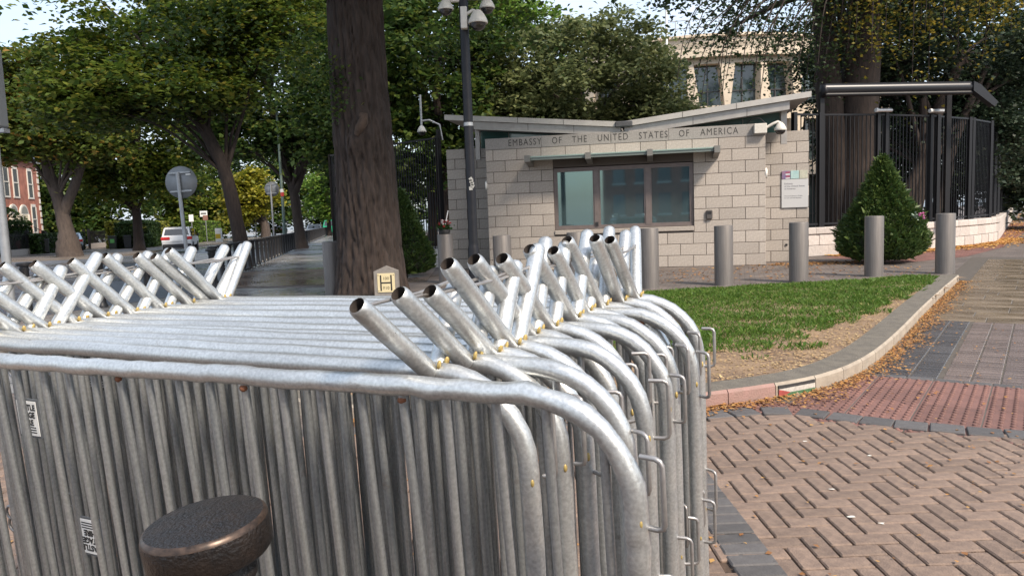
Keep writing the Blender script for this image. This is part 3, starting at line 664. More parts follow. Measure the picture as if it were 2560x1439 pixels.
# canopy
can = place('canopy', MB().prism([(-.62, 2.90), (-.62, 2.925), (0, 2.995), (0, 2.97)], 1.25, 5.88, 'x').mesh('canopy', CANOPYG), booth)
for s_ in (1.22, 2.76, 4.28, 5.88):
    MB().prism([(-.68, 2.80), (-.68, 2.96), (-.45, 2.96), (0, 2.95), (0, 2.70), (-.30, 2.76)], s_ - .07, s_ + .07, 'x').build('bracket', mat('canopy_bracket', (.22, .215, .20), .5, .3, var=.2), can)
MB().box(1.3, 5.8, -.60, -.55, 2.835, 2.898).build('gutter_rail', mat('canopy_rail', (.17, .20, .185), .45, .3), can)
# roof wings, fascia in two layers, butterfly valley at x = 3.6
def rz(s_): return 3.70 + (3.6 - s_) * .098 if s_ < 3.6 else 3.70 + (s_ - 3.6) * .101
for (a, b_) in ((-1.05, 3.55), (3.65, 8.15)):
    ia, ib = (max(a, -.30), b_) if a < 0 else (a, min(b_, 7.66))
    o = place('roof_wing', MB().prism([(a, rz(a) - .09), (b_, rz(b_) - .09), (b_, rz(b_) + .02), (a, rz(a) + .02)], .02, 5.2, 'y').mesh('roof_wing', STEELP), booth)
    MB().prism([(a - .02, rz(a) - .10), (b_ if a > 0 else b_, rz(b_) - .10), (b_, rz(b_) + .035), (a - .02, rz(a) + .035)], -.03, .017, 'y').build('fascia', mat('pale_fascia', (.50, .475, .44), .45, .3, col2=(.42, .40, .37), scale=3), o)
    MB().prism([(ia, rz(ia) - .31), (ib, rz(ib) - .31), (ib, rz(ib) - .103), (ia, rz(ia) - .103)], .05, .4, 'y').build('soffit_beam', STEELP, o)
    for s_ in ((.9, 2.1) if a < 0 else (5.1, 6.4)): MB().box(s_ - .006, s_ + .006, -.034, -.029, rz(s_) - .10, rz(s_) + .03).box(s_ + .25, s_ + .262, .046, .051, rz(s_) - .30, rz(s_) - .11).build('fascia_joint', mat('dark_joint_metal', (.06, .055, .05), .6), o)
MB().cbox(3.42, 3.86, -.10, .3, 3.60, 3.74, .02).build('valley_gutter', mat('valley_lead', (.12, .12, .125), .5, .4, var=.4, scale=9), booth)
def clere(x0, x1): return MB().prism([(x0, 3.30), (x1, 3.30), (x1, rz(x1) - .30), (x0, rz(x0) - .30)], .47, .485, 'y')
for (a, b_) in ((-.22, .55), (.56, 2.6), (4.6, 6.6), (6.61, 7.5)): clere(a, b_).build('clerestory_pane', GLASSG, booth)
MB().box(-.36, -.24, .42, .54, 3.0, rz(-.3) - .25).box(7.52, 7.66, .42, .54, 3.0, rz(7.6) - .25).build('corner_post', STEELP, booth)
MB().box(.1, 7.0, .45, 4.8, .0, 3.25).build('inner_wall', mat('booth_inner', (.16, .15, .14), .8), booth)
for (s_, zz) in ((-.012, 2.28), (FL + .012, 2.28)): MB().lathe([(.0, -.03), (.13, -.028), (.135, 0), (.13, .028), (0, .03)], 18).build('wall_lamp', mat('opal_lamp', (.75, .72, .66), .35), booth, (s_, .12, zz), (0, math.pi / 2, 0))
MB().cbox(5.64, 5.80, -.07, 0, 1.19, 1.42, .02).build('intercom', mat('intercom_case', (.10, .09, .085), .45, .3), booth)
MB().cbox(5.67, 5.77, -.078, -.068, 1.32, 1.39, .004).build('intercom_screen', BLACKI, booth)
# side walls
for (nm, lab, x0, x1, lamp) in (('boundary_wall', 'granite block wall left of the booth front beside the black fence', -1.36, -.02, 0), ('boundary_wall', 'granite block wall carrying the grey embassy sign', FL + .02, 8.30, 1)):
    wl = thing(nm, lab, 'wall', (BX, BY, 0), BA); y0 = 1.02 if not lamp else 1.0
    MB().box(x0 + .012, x1 - .012, y0 + .012, y0 + .4, 0, 3.36).build('mortar_core', MORTAR, wl)
    for k in range(12): course(wl, x0, x1, k * .281, (k + 1) * .281, (.3, .0)[k % 2] + .1, y0)
    MB().cbox(x0 + .6, x0 + .66, y0 - .03, y0 - .001, .42, .47, .01).build('vent_stud', BLACKI, wl)
# sign on the wall
sg = thing('wall_sign', 'pale grey embassy sign with three picture squares fixed to granite wall', 'sign', (BX, BY, 0), BA)
SX, SY, SZ = 7.615, .965, 1.40
MB().cbox(SX, SX + .66, SY, SY + .03, SZ, SZ + .73, .006).build('panel', mat('sign_panel', (.50, .50, .50), .45), sg)
for i, cc in enumerate(((.30, .16, .2), (.25, .42, .43), (.52, .50, .40))):
    p = MB().cbox(SX + .01 + i * .215, SX + .215 + i * .215, SY - .004, SY + .025, SZ + .74, SZ + .95, .004).build('picture_square', mat('picture_square_%d' % i, cc, .5, 0, col2=((.10, .12, .28), (.42, .55, .52), (.36, .37, .30))[i], scale=14), sg)
    if i == 0: 
        for q in range(4): MB().box(SX + .10, SX + .21, SY - .006, SY - .0045, SZ + .75 + q * .05, SZ + .772 + q * .05).build('flag_stripe', mat('stripe_red', (.4, .06, .07), .5) if q % 2 else WHITE, p)
INK = mat('sign_ink', (.10, .10, .12), .6)
for i, (tx, ts, zz) in enumerate((('Embassy', .062, .60), ('of the United States', .062, .535), ('of America', .062, .47), ('The U.S. Embassy in Dublin', .040, .29), ('for U.S. and Irish Business', .040, .24))):
    place('lettering', text_mesh(tx, ts, INK, 1., .0004), sg, (SX + .07, SY - .0012, SZ + zz), (math.pi / 2, 0, 0))

# ---- cameras
def dome_camera(root, loc, s_=1., hood=True):
    MB().lathe([(.03, .16), (.05, .15), (.09, .10), (.125, .03), (.135, -.01), (.13, -.02)], 18).build('housing', CAMW, root, loc).scale = (s_,) * 3
    MB().lathe([(.112, -.02), (.10, -.06), (.07, -.095), (.03, -.112), (0, -.115)], 18).build('dome', CAMB, root, loc).scale = (s_,) * 3
c1 = thing('security_camera', 'cream dome security camera on bracket at corner of granite booth', 'camera', (BX, BY, 0), BA)
MB().cbox(6.80, 7.10, -.16, 0, 3.24, 3.48, .012).build('junction_box', CAMW, c1)
MB().tube([(7.10, -.08, 3.38), (7.25, -.10, 3.46), (7.36, -.10, 3.50), (7.42, -.10, 3.47)], .035, 8).build('arm', CAMW, c1)
MB().tube([(6.70, .3, 3.56), (6.80, .1, 3.64), (6.95, -.02, 3.62), (7.06, -.08, 3.50)], .012, 6).build('cable', BLACKI, c1)
dome_camera(c1, (7.42, -.10, 3.31), 1.1)
c2 = thing('security_camera', 'white dome security camera hanging from thin mast above the black fence', 'camera', (-2.637, 23.5, 0))
MB().tube([(0, 0, 4.36), (0, 0, 5.3)], .035, 8).build('mast', POLEG, c2)
MB().tube([(0, 0, 4.50), (.25, 0, 4.52), (.55, .1, 4.38), (.62, .15, 3.9)], .03, 6).build('arm', POLEG, c2)
dome_camera(c2, (0, 0, 4.18), 1.1)
lp = thing('camera_pole', 'tall black pole with three dome security cameras near the big tree', 'pole', (-.65, 13., 0))
MB().lathe([(.10, 0), (.10, .9), (.088, .95), (.082, 1.), (.078, 6.2)], 18).build('shaft', mat('black_pole_paint', (.007, .008, .012), .42, 0, col2=(.014, .014, .017), scale=9, spec=.3), lp)
MB().lathe([(.085, -.03), (.085, .03)], 18).build('band', POLEG, lp, (0, 0, 3.05))
for i in range(5): MB().cbox(-.03, .03, -.004, .001, -.03, .03, .001).build('sticker_scrap', mat('torn_sticker', (.45, .45, .43), .8, var=.6, scale=40), lp, (rnd.uniform(-.04, .04), -.084, 1.95 + i * .04), (0, rnd.uniform(-.6, .6), 0))
MB().cbox(-.05, .06, -.18, -.06, 4.62, 4.98, .01).build('bracket_box', CAMW, lp)
MB().tube([(.05, -.12, 4.86), (.16, -.14, 4.92), (.24, -.14, 4.88)], .03, 8).build('arm', CAMW, lp); dome_camera(lp, (.24, -.14, 4.72), 1.25)
MB().tube([(0, 0, 5.12), (-.3, -.05, 5.12)], .035, 8).build('arm', CAMW, lp); dome_camera(lp, (-.30, -.05, 4.98), 1.0)
MB().tube([(0, 0, 5.16), (.38, .1, 5.18)], .035, 8).build('arm', CAMW, lp); dome_camera(lp, (.40, .1, 5.02), 1.0)

# ================================================================ STEEL BOLLARDS
SB = [(-3.63, 15.0, 1.07), (-1.47, 16.7, 1.10), (-.16, 14.1, 1.09), (1.24, 14.0, 1.10), (2.61, 13.92, 1.13), (4.03, 14.0, 1.125), (5.46, 14.02, 1.135), (7.2, 14.65, 1.19), (8.63, 14.68, 1.19)]
SBL = {0: 'brushed steel bollard standing left of the large tree trunk', 1: 'brushed steel bollard topped by the red and white flower arrangement', 7: 'brushed steel bollard in front of the cone shaped yew', 8: 'brushed steel bollard beside the end of the kerb', 6: 'brushed steel bollard standing before the wall sign', 5: 'brushed steel bollard standing before the intercom'}
for i, (x, y, h) in enumerate(SB):
    t = thing('steel_bollard', SBL.get(i, 'brushed steel cylinder bollard on the forecourt facing the booth window'), 'bollard', (x, y, 0), 0, 'steel bollards on the booth forecourt')
    MB().lathe([(.178, 0), (.176, .01), (.174, .02), (.174, h - .012), (.170, h - .004), (.163, h)], 32).build('cylinder', STEEL, t)
    MB().lathe([(.163, h), (.10, h + .004), (0, h + .005)], 32).build('top_plate', STEEL, t)
# flowers on the bollard and in the yew
def bloom(b, c, r, n=7):
    for k in range(n):
        a = 6.283 * k / n; d = Vector((math.cos(a) * .8, math.sin(a) * .8, .5)).normalized(); s_ = Vector((-math.sin(a), math.cos(a), 0)); p = Vector(c)
        b.add([p, p + d * r * .6 + s_ * r * .42, p + d * r, p + d * r * .6 - s_ * r * .42], [(0, 1, 2, 3)])
    b.sphere((c[0], c[1], c[2] + r * .25), r * .42, 6, 5)
fl = thing('flower_arrangement', 'red, white and green flower arrangement sitting on a steel bollard', 'flowers', (-1.47, 16.7, 1.105))
cols = {'red_bloom': (.5, .03, .03), 'white_bloom': (.75, .72, .7), 'dark_red_bloom': (.25, .015, .02)}
b = MB().lathe([(.11, 0), (.13, .06), (.12, .1)], 12); b.build('pot', mat('dark_pot', (.03, .03, .03), .6), fl)
for k, (nm, cc) in enumerate(cols.items()):
    for i in range(6):
        b = MB(); a = rnd.uniform(0, 6.28); q = rnd.uniform(.03, .17); bloom(b, (q * math.cos(a), q * math.sin(a), .17 + .12 * (1 - q / .17) + rnd.uniform(-.02, .05)), .055); b.build('bloom', mat(nm, cc, .6), fl)
V = leafquads(np.array([(rnd.gauss(0, .09), rnd.gauss(0, .09), .10 + abs(rnd.gauss(0, .05))) for _ in range(140)]), .07, .2); place('foliage', quads_mesh('foliage', V, leafmat('posy_leaves', [(.02, .06, .015), (.04, .1, .025)])), fl)
MB().tube([(.02, 0, .2), (.10, 0, .52)], .012, 6).build('candle', WHITE, fl)

# ================================================================ FENCES
def fence(label, pl, zb, zt, bar_sp, limit=300, plinth=None, post_every=None, posts=None, plinth_label=None):
    f = thing('railing_fence', label, 'fence'); pl = [Vector(p) for p in pl]
    barm = MB().box(-.009, .009, -.014, .014, 0, 1).mesh('bar', FENCE); cnt = 0; extra = MB(); carry = 0.
    for a, c_ in zip(pl, pl[1:]):
        d = c_ - a; Ln = d.length; an = math.atan2(d.y, d.x); T = Matrix.Translation((a.x, a.y, 0)) @ Matrix.Rotation(an, 4, 'Z')
        MB().box(0, Ln, -.03, .03, zt - .05, zt, T).build('top_rail', FENCE, f); MB().box(0, Ln, -.03, .03, zb + .08, zb + .13, T).build('bottom_rail', FENCE, f)
        s_ = carry
        while s_ < Ln:
            p = a + d * (s_ / Ln)
            if cnt < limit: place('bar', barm, f, (p.x, p.y, zb + .05), (0, 0, an), (1, 1, zt - zb - .06))
            else: extra.box(s_ - .011, s_ + .011, -.022, .022, zb + .05, zt - .01, T)
            cnt += 1; s_ += bar_sp
        carry = s_ - Ln
    if extra.v: extra.build('bar_run', FENCE, f)['kind'] = 'stuff'
    for p in (posts or pl):
        MB().box(-.055, .055, -.07, .07, zb - .02, zt + .03).build('post', FENCE, f, (p[0], p[1], 0), (0, 0, .3))
    return f
FP = [(7.98, 20.9), (8.85, 21.25), (10.8, 21.75), (12.85, 22.6), (14.65, 23.75), (16.2, 25.1), (17.4, 26.7), (28, 41.9), (46, 67.5)]
fence('tall black railing fence on pale granite plinth curving away along the red setts', FP, .80, 4.0, .14, 240, posts=[(8.02, 20.92), (8.87, 21.26), (10.75, 21.74), (11.05, 21.87), (12.75, 22.56), (13.05, 22.72), (14.65, 23.75), (14.9, 23.98), (16.2, 25.1), (17.4, 26.7), (19.5, 29.7), (21.6, 32.7), (23.7, 35.7), (25.8, 38.7), (28, 41.9)])
plw = thing('plinth_wall', 'low pale granite plinth wall under the curving black fence', 'wall')
fp2 = resample(smooth_pl(FP, 3), .62)
for i, (a, c_) in enumerate(zip(fp2, fp2[1:])):
    an = math.atan2(c_[1] - a[1], c_[0] - a[0]); Ln = math.dist(a, c_); mid = ((a[0] + c_[0]) / 2, (a[1] + c_[1]) / 2)
    if i > 58: continue
    for k, (z0, z1) in enumerate(((0, .31), (.31, .62))):
        sh = (k % 2) * Ln * .5 - Ln * .25
        place('stone_block', bc.setdefault(('p', round(Ln, 2)), MB().cbox(-Ln / 2 + .006, Ln / 2 - .006, -.22, .2, -.149, .149, .008).mesh('stone_block', GRANP)), plw, (mid[0] + math.cos(an) * sh, mid[1] + math.sin(an) * sh, (z0 + z1) / 2), (0, 0, an))
    place('coping_stone', bc.setdefault(('c', round(Ln, 2)), MB().cbox(-Ln / 2 + .005, Ln / 2 - .005, -.26, .22, 0, .19, .02).mesh('coping_stone', GRANP)), plw, (mid[0], mid[1], .622), (0, 0, an))
    MB().box(-Ln / 2 - .02, Ln / 2 + .02, -.20, .18, 0, .62).build('mortar_core', MORTAR, plw, (mid[0], mid[1], 0), (0, 0, an)) if i % 1 == 0 else None
fence('tall black railing fence between tree trunk and granite wall', [(-1.98, 21.9), (-2.2, 23.6), (-4.4, 25.6), (-6.75, 28.5)], .35, 4.0, .125, 200)
fence('black railing fence running away beside the wet footpath', [(-6.75, 28.5), (-12.7, 57.5), (-19, 88)], .35, 4.0, .16, 150)
lw = thing('dwarf_wall', 'pale granite dwarf wall under the fence beside the clipped shrub', 'wall')
for i in range(6):
    for k in range(2): MB().cbox(-.3, .3, -.15, .15, k * .27 + .004, (k + 1) * .27 - .004, .008).build('stone_block', GRANP, lw, (-1.75 - i * .46, 22.0 + i * .42, 0), (0, 0, R_(-42)))
# retractable awning over the fence line
aw = thing('roller_awning', 'black metal roller canopy on posts above the fence line', 'awning', (8.9, 21.2, 0))
MB().lathe([(.0, 0), (.19, .01), (.19, .1), (.17, .12)], 16).build('end_cap', FENCE, aw, (-.02, 0, 4.62), (0, math.pi / 2, R_(2)))
BLK2 = mat('black_awning_metal', (.022, .023, .027), .33, .3)
MB().tube([(.05, 0, 4.66), (4.25, .15, 4.60)], .17, 16).build('roller_case', BLK2, aw)
MB().tube([(.05, -.10, 4.5), (4.25, .05, 4.44)], .06, 8).build('front_bar', FENCE, aw)
MB().box(-.06, .06, -.06, .06, .8, 4.6).build('post', FENCE, aw, (.02, .05, 0)); MB().box(-.07, .07, -.06, .06, .8, 4.5).build('post', FENCE, aw, (4.1, .9, 0))
MB().prism([(4.25, 4.74), (4.25, 4.48), (4.85, 4.02), (4.95, 4.14), (4.45, 4.64)], -.05, .2, 'y').build('folding_arm', BLK2, aw)
for (x, y, z) in ((10.85, 21.65, 4.03), (12.85, 22.45, 4.05)):
    t = thing('flood_lamp', 'small silver lamp fixed along top of the curving black fence', 'lamp', (x, y, z), .2, 'lamps on the fence top')
    MB().cbox(-.28, .28, -.10, .05, 0, .10, .03).build('body', mat('lamp_silver', (.5, .5, .5), .35, .6), t); MB().tube([(-.3, -.09, .05), (-.24, -.09, .05)], .06, 10).build('lens', WHITE, t)

# hydrant marker post
hm = thing('hydrant_marker', 'grey marker post with yellow letter H plate before the big trunk', 'marker', (-2.235, 13.2, .06))
MB().prism([(-.215, -.06), (.215, -.06), (.215, .50), (0, .59), (-.215, .50)], -.07, .07, 'y').build('post', mat('marker_concrete', (.24, .22, .20), .85, var=.25, scale=12), hm)
pl_ = MB().cbox(-.155, .155, -.082, -.07, .12, .46, .004).build('plate', mat('cream_plate', (.62, .53, .32), .6, var=.1, scale=20), hm)
INKB = mat('black_plate_ink', (.015, .015, .015), .6)
MB().box(-.105, -.08, -.085, -.0825, .15, .43).box(.08, .105, -.085, -.0825, .15, .43).box(-.08, .08, -.085, -.0825, .28, .305).build('letter_h', INKB, pl_)
place('lettering', text_mesh('100', .075, INKB, 1, .0004, 'CENTER'), pl_, (0, -.0835, .345), (math.pi / 2, 0, 0)); place('lettering', text_mesh('F10', .075, INKB, 1, .0004, 'CENTER'), pl_, (0, -.0835, .175), (math.pi / 2, 0, 0))
for sx in (-.135, .135):
    for zz in (.15, .43): MB().sphere((sx, -.083, zz), .008, 6, 4).build('screw', INKB, pl_)

# ================================================================ TREES
def ell_points(n, c, r, shell=.55):
    d = NR.normal(size=(n, 3)); d /= np.linalg.norm(d, axis=1)[:, None]; q = NR.uniform(shell ** 3, 1, n) ** (1 / 3)
    return np.array(c) + d * q[:, None] * np.array(r)
def tree(name, label, base, trunk, crowns, leaf, lm, bark=BARKD, per=70, cr=.7, limbs=7, group=None, wob=.06, up=.5, flatc=.45, seed=0, nside=14, extra=None, stems=None, hang=0.):
    """trunk: list of (x,y,z,r) relative to base; crowns: (cx,cy,cz,rx,ry,rz,clumps)"""
    rr = random.Random(seed * 13 + 5); per = int(per * 1.7); leaf = leaf * 1.35
    t = thing(name, label, 'tree', base, 0, group); b = MB()
    def tapered(path, n=nside, w=wob):
        P = smooth3([Vector(p[:3]) for p in path]); k = len(P) - 1; rs = []
        for i in range(len(P)):
            u = i / k * (len(path) - 1); j = min(int(u), len(path) - 2); rs.append(path[j][3] + (path[j + 1][3] - path[j][3]) * (u - j))
        b.tube(P, rs, n, True, wob=w)
    tapered(trunk)
    for st in (stems or []): tapered(st, 10)
    cls = []
    for (cx, cy, cz, ax, ay, az, nc) in crowns:
        q = ell_points(nc, (cx, cy, cz), (ax, ay, az)); cls.append(q)
        for i in range(limbs):
            e = Vector(q[rr.randrange(len(q))]); s0_ = trunk[rr.randrange(max(1, len(trunk) // 2), len(trunk))]; s1 = Vector(s0_[:3])
            mid = s1.lerp(e, .45) + Vector((rr.uniform(-.3, .3), rr.uniform(-.3, .3), .12 * (e - s1).length)); r1 = s0_[3] * rr.uniform(.25, .45)
            b.tube(smooth3([s1, mid, e]), [r1 * (1 - .85 * k / 8) for k in range(9)], 6, False)
            e2 = Vector(q[rr.randrange(len(q))]); 
            if (e2 - mid).length < 1.2 * (e - s1).length: b.tube(smooth3([mid, mid.lerp(e2, .5) + Vector((0, 0, .2)), e2]), [r1 * .5 * (1 - .8 * k / 8) for k in range(9)], 5, False)
    b.build('trunk', bark, t)
    cl = np.concatenate(cls); n = len(cl) * per; C = np.repeat(cl, per, 0); sc = np.repeat(NR.uniform(.6, 1.25, len(cl)), per)[:, None]
    off = NR.normal(size=(n, 3)) * np.array([1, 1, flatc]) * cr * .55 * sc
    off[:, 2] -= .25 * (off[:, 0] ** 2 + off[:, 1] ** 2) / cr * (1 + hang)
    if hang: off[:, 2] -= NR.exponential(1, n) * hang * cr * .6
    if extra is not None: C = np.concatenate([C + off, extra])
    else: C = C + off
    place('crown', quads_mesh('crown', leafquads(C, leaf, up), lm), t); return t
def smooth3(P):
    P = [Vector(p) for p in P]; out = []
    if len(P) == 2: P = [P[0], P[0].lerp(P[1], .5), P[1]]
    for i in range(len(P) - 1):
        p0, p1, p2, p3 = P[max(i - 1, 0)], P[i], P[i + 1], P[min(i + 2, len(P) - 1)]
        for j in range(4):
            t = j / 4; out.append(.5 * (2 * p1 + (p2 - p0) * t + (2 * p0 - 5 * p1 + 4 * p2 - p3) * t * t + (3 * p1 - p0 - 3 * p2 + p3) * t ** 3))
    return out + [P[-1]]
LM_D = leafmat('dark_lime_leaves', [(0.030, 0.061, 0.016), (0.041, 0.081, 0.019), (0.054, 0.101, 0.022), (0.068, 0.115, 0.027), (0.101, 0.142, 0.027), (0.135, 0.155, 0.030)], .45)
LM_M = leafmat('maple_leaves', [(.045, .08, .016), (.06, .105, .018), (.085, .135, .022), (.12, .165, .025), (.16, .19, .028), (.10, .145, .022), (.24, .21, .035)], .45)
LM_A = leafmat('autumn_maple_leaves', [(.05, .085, .018), (.065, .105, .02), (.085, .125, .022), (.11, .14, .025), (.07, .11, .02), (.15, .16, .025), (.09, .12, .02), (.34, .18, .04)], .45)
LM_Y = leafmat('yellow_leaves', [(.22, .22, .02), (.30, .27, .03), (.34, .30, .035), (.16, .19, .02), (.26, .25, .03)], .4)
LM_G = leafmat('bright_green_leaves', [(0.081, 0.162, 0.024), (0.121, 0.216, 0.034), (0.162, 0.257, 0.041), (0.203, 0.284, 0.054)], .45)
LM_R = leafmat('round_tree_leaves', [(.11, .135, .06), (.13, .16, .065), (.16, .19, .075), (.20, .225, .09), (.26, .27, .12)], .4)
LM_B = leafmat('beech_leaves', [(.016, .034, .015), (.022, .045, .018), (.03, .055, .02), (.045, .072, .022), (.035, .06, .02)], .25)
LM_BY = leafmat('yellowing_beech_leaves', [(.045, .07, .02), (.08, .10, .02), (.20, .17, .025), (.30, .22, .03)], .35)
LM_H = leafmat('holm_leaves', [(.018, .034, .02), (.026, .046, .026), (.04, .062, .034), (.055, .078, .042)], .2)

# large roadside tree: thick furrowed trunk with deep vertical ridges
bt = thing('roadside_tree', 'large tree with thick dark furrowed trunk beside the hydrant marker', 'tree', (-2.74, 14.35, 0))
NS, NH = 150, 190; v = []; f = []
ridge = [rnd.uniform(-1, 1) for _ in range(NS)]
for j in range(NH + 1):
    z = j / NH * 9.0; r = .565 + .11 * math.exp(-z / .45) + .05 * math.exp(-z / 2.) - .014 * z
    for k in range(NS):
        a = 2 * math.pi * k / NS; w = z * 1.1 + 1.3 * math.sin(z * .7 + k * .11)
        kk = k * 96 / NS; rg = abs(math.sin(kk * math.pi / 4.4 + 1.3 * math.sin(z * 1.9 + kk * .31) + .7 * math.sin(z * 4.7 + kk * .9) + .35 * math.sin(z * 11 + kk * 2.1))) ** .6
        fl_ = .05 * math.exp(-z / .4) * max(0, math.sin(a * 5 + .6)); br_ = max(0, math.sin(z * 9 + k * 1.7 + 2 * math.sin(k))) ** 6 * .02
        burl = .16 * math.exp(-((z - 3.1) / .28) ** 2 - ((a - 4.95) / .35) ** 2) + .10 * math.exp(-((z - 2.88) / .2) ** 2 - ((a - 4.5) / .2) ** 2)
        rad = r + fl_ + (rg - .6) * .085 - br_ + burl + rnd.uniform(-.004, .004)
        v.append((rad * math.cos(a) + .02 * math.sin(z), rad * math.sin(a), z - .03))
for j in range(NH):
    for k in range(NS): f.append((j * NS + k, j * NS + (k + 1) % NS, (j + 1) * NS + (k + 1) % NS, (j + 1) * NS + k))
b = MB().add(v, f, True)
for i in range(9):
    a = i * .7; s1 = Vector((.3 * math.cos(a), .3 * math.sin(a), 7.4 + .2 * i)); e = Vector((4.2 * math.cos(a), 4.2 * math.sin(a), 9 + .35 * i)); b.tube(smooth3([s1, s1.lerp(e, .4) + Vector((0, 0, .7)), e]), [.2 * (1 - .09 * k) for k in range(9)], 7, False)
b.build('trunk', BARKD, bt)
MB().tube([(.02, -.66, 3.02), (.08, -.70, 3.12), (.16, -.71, 3.24), (.17, -.69, 3.36), (.10, -.68, 3.38)], [.05, .085, .095, .075, .04], 12, wob=.12).build('branch_scar', mat('scar_wood', (.085, .056, .04), .95, var=.5, scale=9, bump=.6), bt)
cl = ell_points(300, (.8, -.8, 9.8), (6.8, 6.8, 2.6), .1); C1 = np.repeat(cl, 90, 0) + NR.normal(size=(300 * 90, 3)) * .65
ep = np.concatenate([NR.normal(size=(260, 3)) * .22 * np.array([1, .6, 1.2]) + np.array(p) for p in ((-.5, -.5, 4.1), (-.42, -.55, 3.7))])
dr = np.concatenate([NR.normal(size=(420, 3)) * .5 * np.array([1.2, 1, .8]) + np.array(p) for p in ((-3.2, .4, 5.6), (-2.2, -.5, 6.0), (2.4, .5, 5.9), (3.0, 1.5, 5.4), (-4.3, 1.6, 5.3), (1.6, 2.2, 5.2), (-1.7, 2.5, 5.0))])
place('crown', quads_mesh('crown', np.concatenate([leafquads(C1, .24, .6), leafquads(ep, .075, .3), leafquads(dr, .11, .4)]), LM_D), bt)

# leaning street tree beyond the barriers
tree('leaning_street_tree', 'street tree with dark trunk leaning over the road, leaves turning yellow', (-9.25, 25.5, 0),
     [(0, 0, -.05, .36), (.0, 0, .5, .27), (-.05, 0, 1.2, .24), (-.35, 0, 3.2, .21), (-.85, 0, 4.5, .21), (-1.5, .1, 5.7, .18), (-2.6, .2, 7.2, .12)],
     [(-2.2, -.3, 6.3, 3.6, 2.6, 1.1, 56), (-1.9, 0, 8.4, 4.6, 3.0, 1.8, 80), (-4.4, 0, 5.6, 1.9, 1.8, .8, 20), (1.2, .5, 8.2, 2.2, 2, 1.6, 26)], .15, LM_M, per=110, cr=.95, limbs=8, seed=1, flatc=.28, up=.9)
tree('footpath_tree', 'pale trunked street tree rising from the wet footpath behind the lamp post', (-12.5, 44.4, 0),
     [(0, 0, -.05, .46), (-.05, 0, .6, .33), (-.15, 0, 2, .28), (-.3, 0, 3.6, .27), (-.9, 0, 6, .2), (-1.4, 0, 9, .15)],
     [(-.6, 0, 9, 5.4, 4, 3.8, 120), (-2.5, -1, 6.6, 2.6, 2, 1.6, 30), (2.2, -2, 7.0, 3.0, 2, 2.2, 40), (-.5, 0, 14, 6, 4, 3, 60)], .22, LM_D, bark=BARKG, per=95, cr=1.1, seed=2, stems=[[(-.25, 0, 3.2, .26), (.5, 0, 5, .2), (1.6, 0, 8, .12)]])
tree('gnarled_street_tree', 'street tree with swollen knobbly base beside the hedge and wheelie bins', (-27.3, 45.6, 0),
     [(.2, 0, -.05, .72), (.15, 0, .9, .60), (.1, 0, 1.6, .42), (-.2, 0, 3.6, .36), (-.7, 0, 5.6, .3), (-.9, 0, 9, .2)],
     [(-.3, 0, 9.2, 5, 4, 3.5, 110), (-3.0, -.5, 9.6, 2.8, 2, 3.6, 45), (1.8, -.5, 7.2, 2.6, 2, 1.6, 26)], .24, LM_A, per=90, cr=1.15, seed=3, stems=[[(0, 0, 2.6, .35), (1.2, 0, 5, .26), (2.4, 0, 8, .15)]], bark=BARKG, wob=.12)
tree('straight_street_tree', 'street tree with straight dark trunk between clipped hedge and white car', (-26.5, 53, 0),
     [(0, 0, -.05, .48), (0, 0, .8, .34), (0, 0, 2.6, .30), (-.1, 0, 4.4, .27), (.2, 0, 8, .16)],
     [(0, 0, 8.2, 5.5, 4, 3.6, 100), (.5, -1.5, 4.9, 4.0, 1.6, 1.0, 26), (2, 0, 13.5, 7, 4, 2.6, 36)], .24, LM_M, per=90, cr=1.15, seed=4)
# the wood and gardens behind
FAR = [(-46, 78, 7.5, 5.5, LM_D, 'dark leafy garden tree behind the clipped hedge'), (-38, 90, 7.0, 5, LM_M, 'olive green garden tree behind the yellow hedge'), (-31.5, 96, 9, 6, LM_D, 'broad dark tree closing the street behind the white car'),
       (-40, 102, 10, 7, LM_H, 'blue green conifer like tree behind the round sign'), (-18.5, 98, 9, 6, LM_D, 'tall dark street tree over the parked cars'), (-45, 80, 10, 8, LM_D, 'tall dark tree rising behind the brick house'),
       (-26, 104, 12, 8, LM_M, 'tall mixed green tree far along the street'), (-11, 112, 10, 7, LM_D, 'far dark tree at the end of the footpath')]
for i, (x, y, h, r, lm_, lab) in enumerate(FAR):
    tree('garden_tree', lab, (x, y, -.1), [(0, 0, 0, .4), (0, 0, h * .3, .3), (.2, 0, h * .8, .15)], [(0, 0, h * .85, r, r * .8, h * .45, 60), (0, -1, h * .38, r * .9, r * .6, h * .28, 36)], .38, lm_, per=70, cr=1.7, limbs=4, group='trees closing the street', seed=20 + i, nside=8)
tree('yellow_street_tree', 'small golden yellow tree across the street beside the orange sign', (-24.2, 72, -.1), [(.5, 0, 0, .55), (.5, 0, 1.5, .42), (0, 0, 4, .2)], [(-.6, 0, 4.9, 2.3, 2, 2.0, 40), (-1.2, -.5, 2.8, 1.5, 1.2, .9, 10)], .3, LM_Y, per=80, cr=1.1, limbs=5, seed=41, nside=8, bark=BARKG)
tree('light_green_tree', 'light green leafy tree over the green van', (-20.4, 84, -.1), [(0, 0, 0, .3), (0, 0, 2, .22), (0, 0, 5, .12)], [(.4, 0, 4.8, 2.6, 2, 2.7, 50)], .3, LM_G, per=80, cr=1.1, limbs=4, seed=42, nside=8)
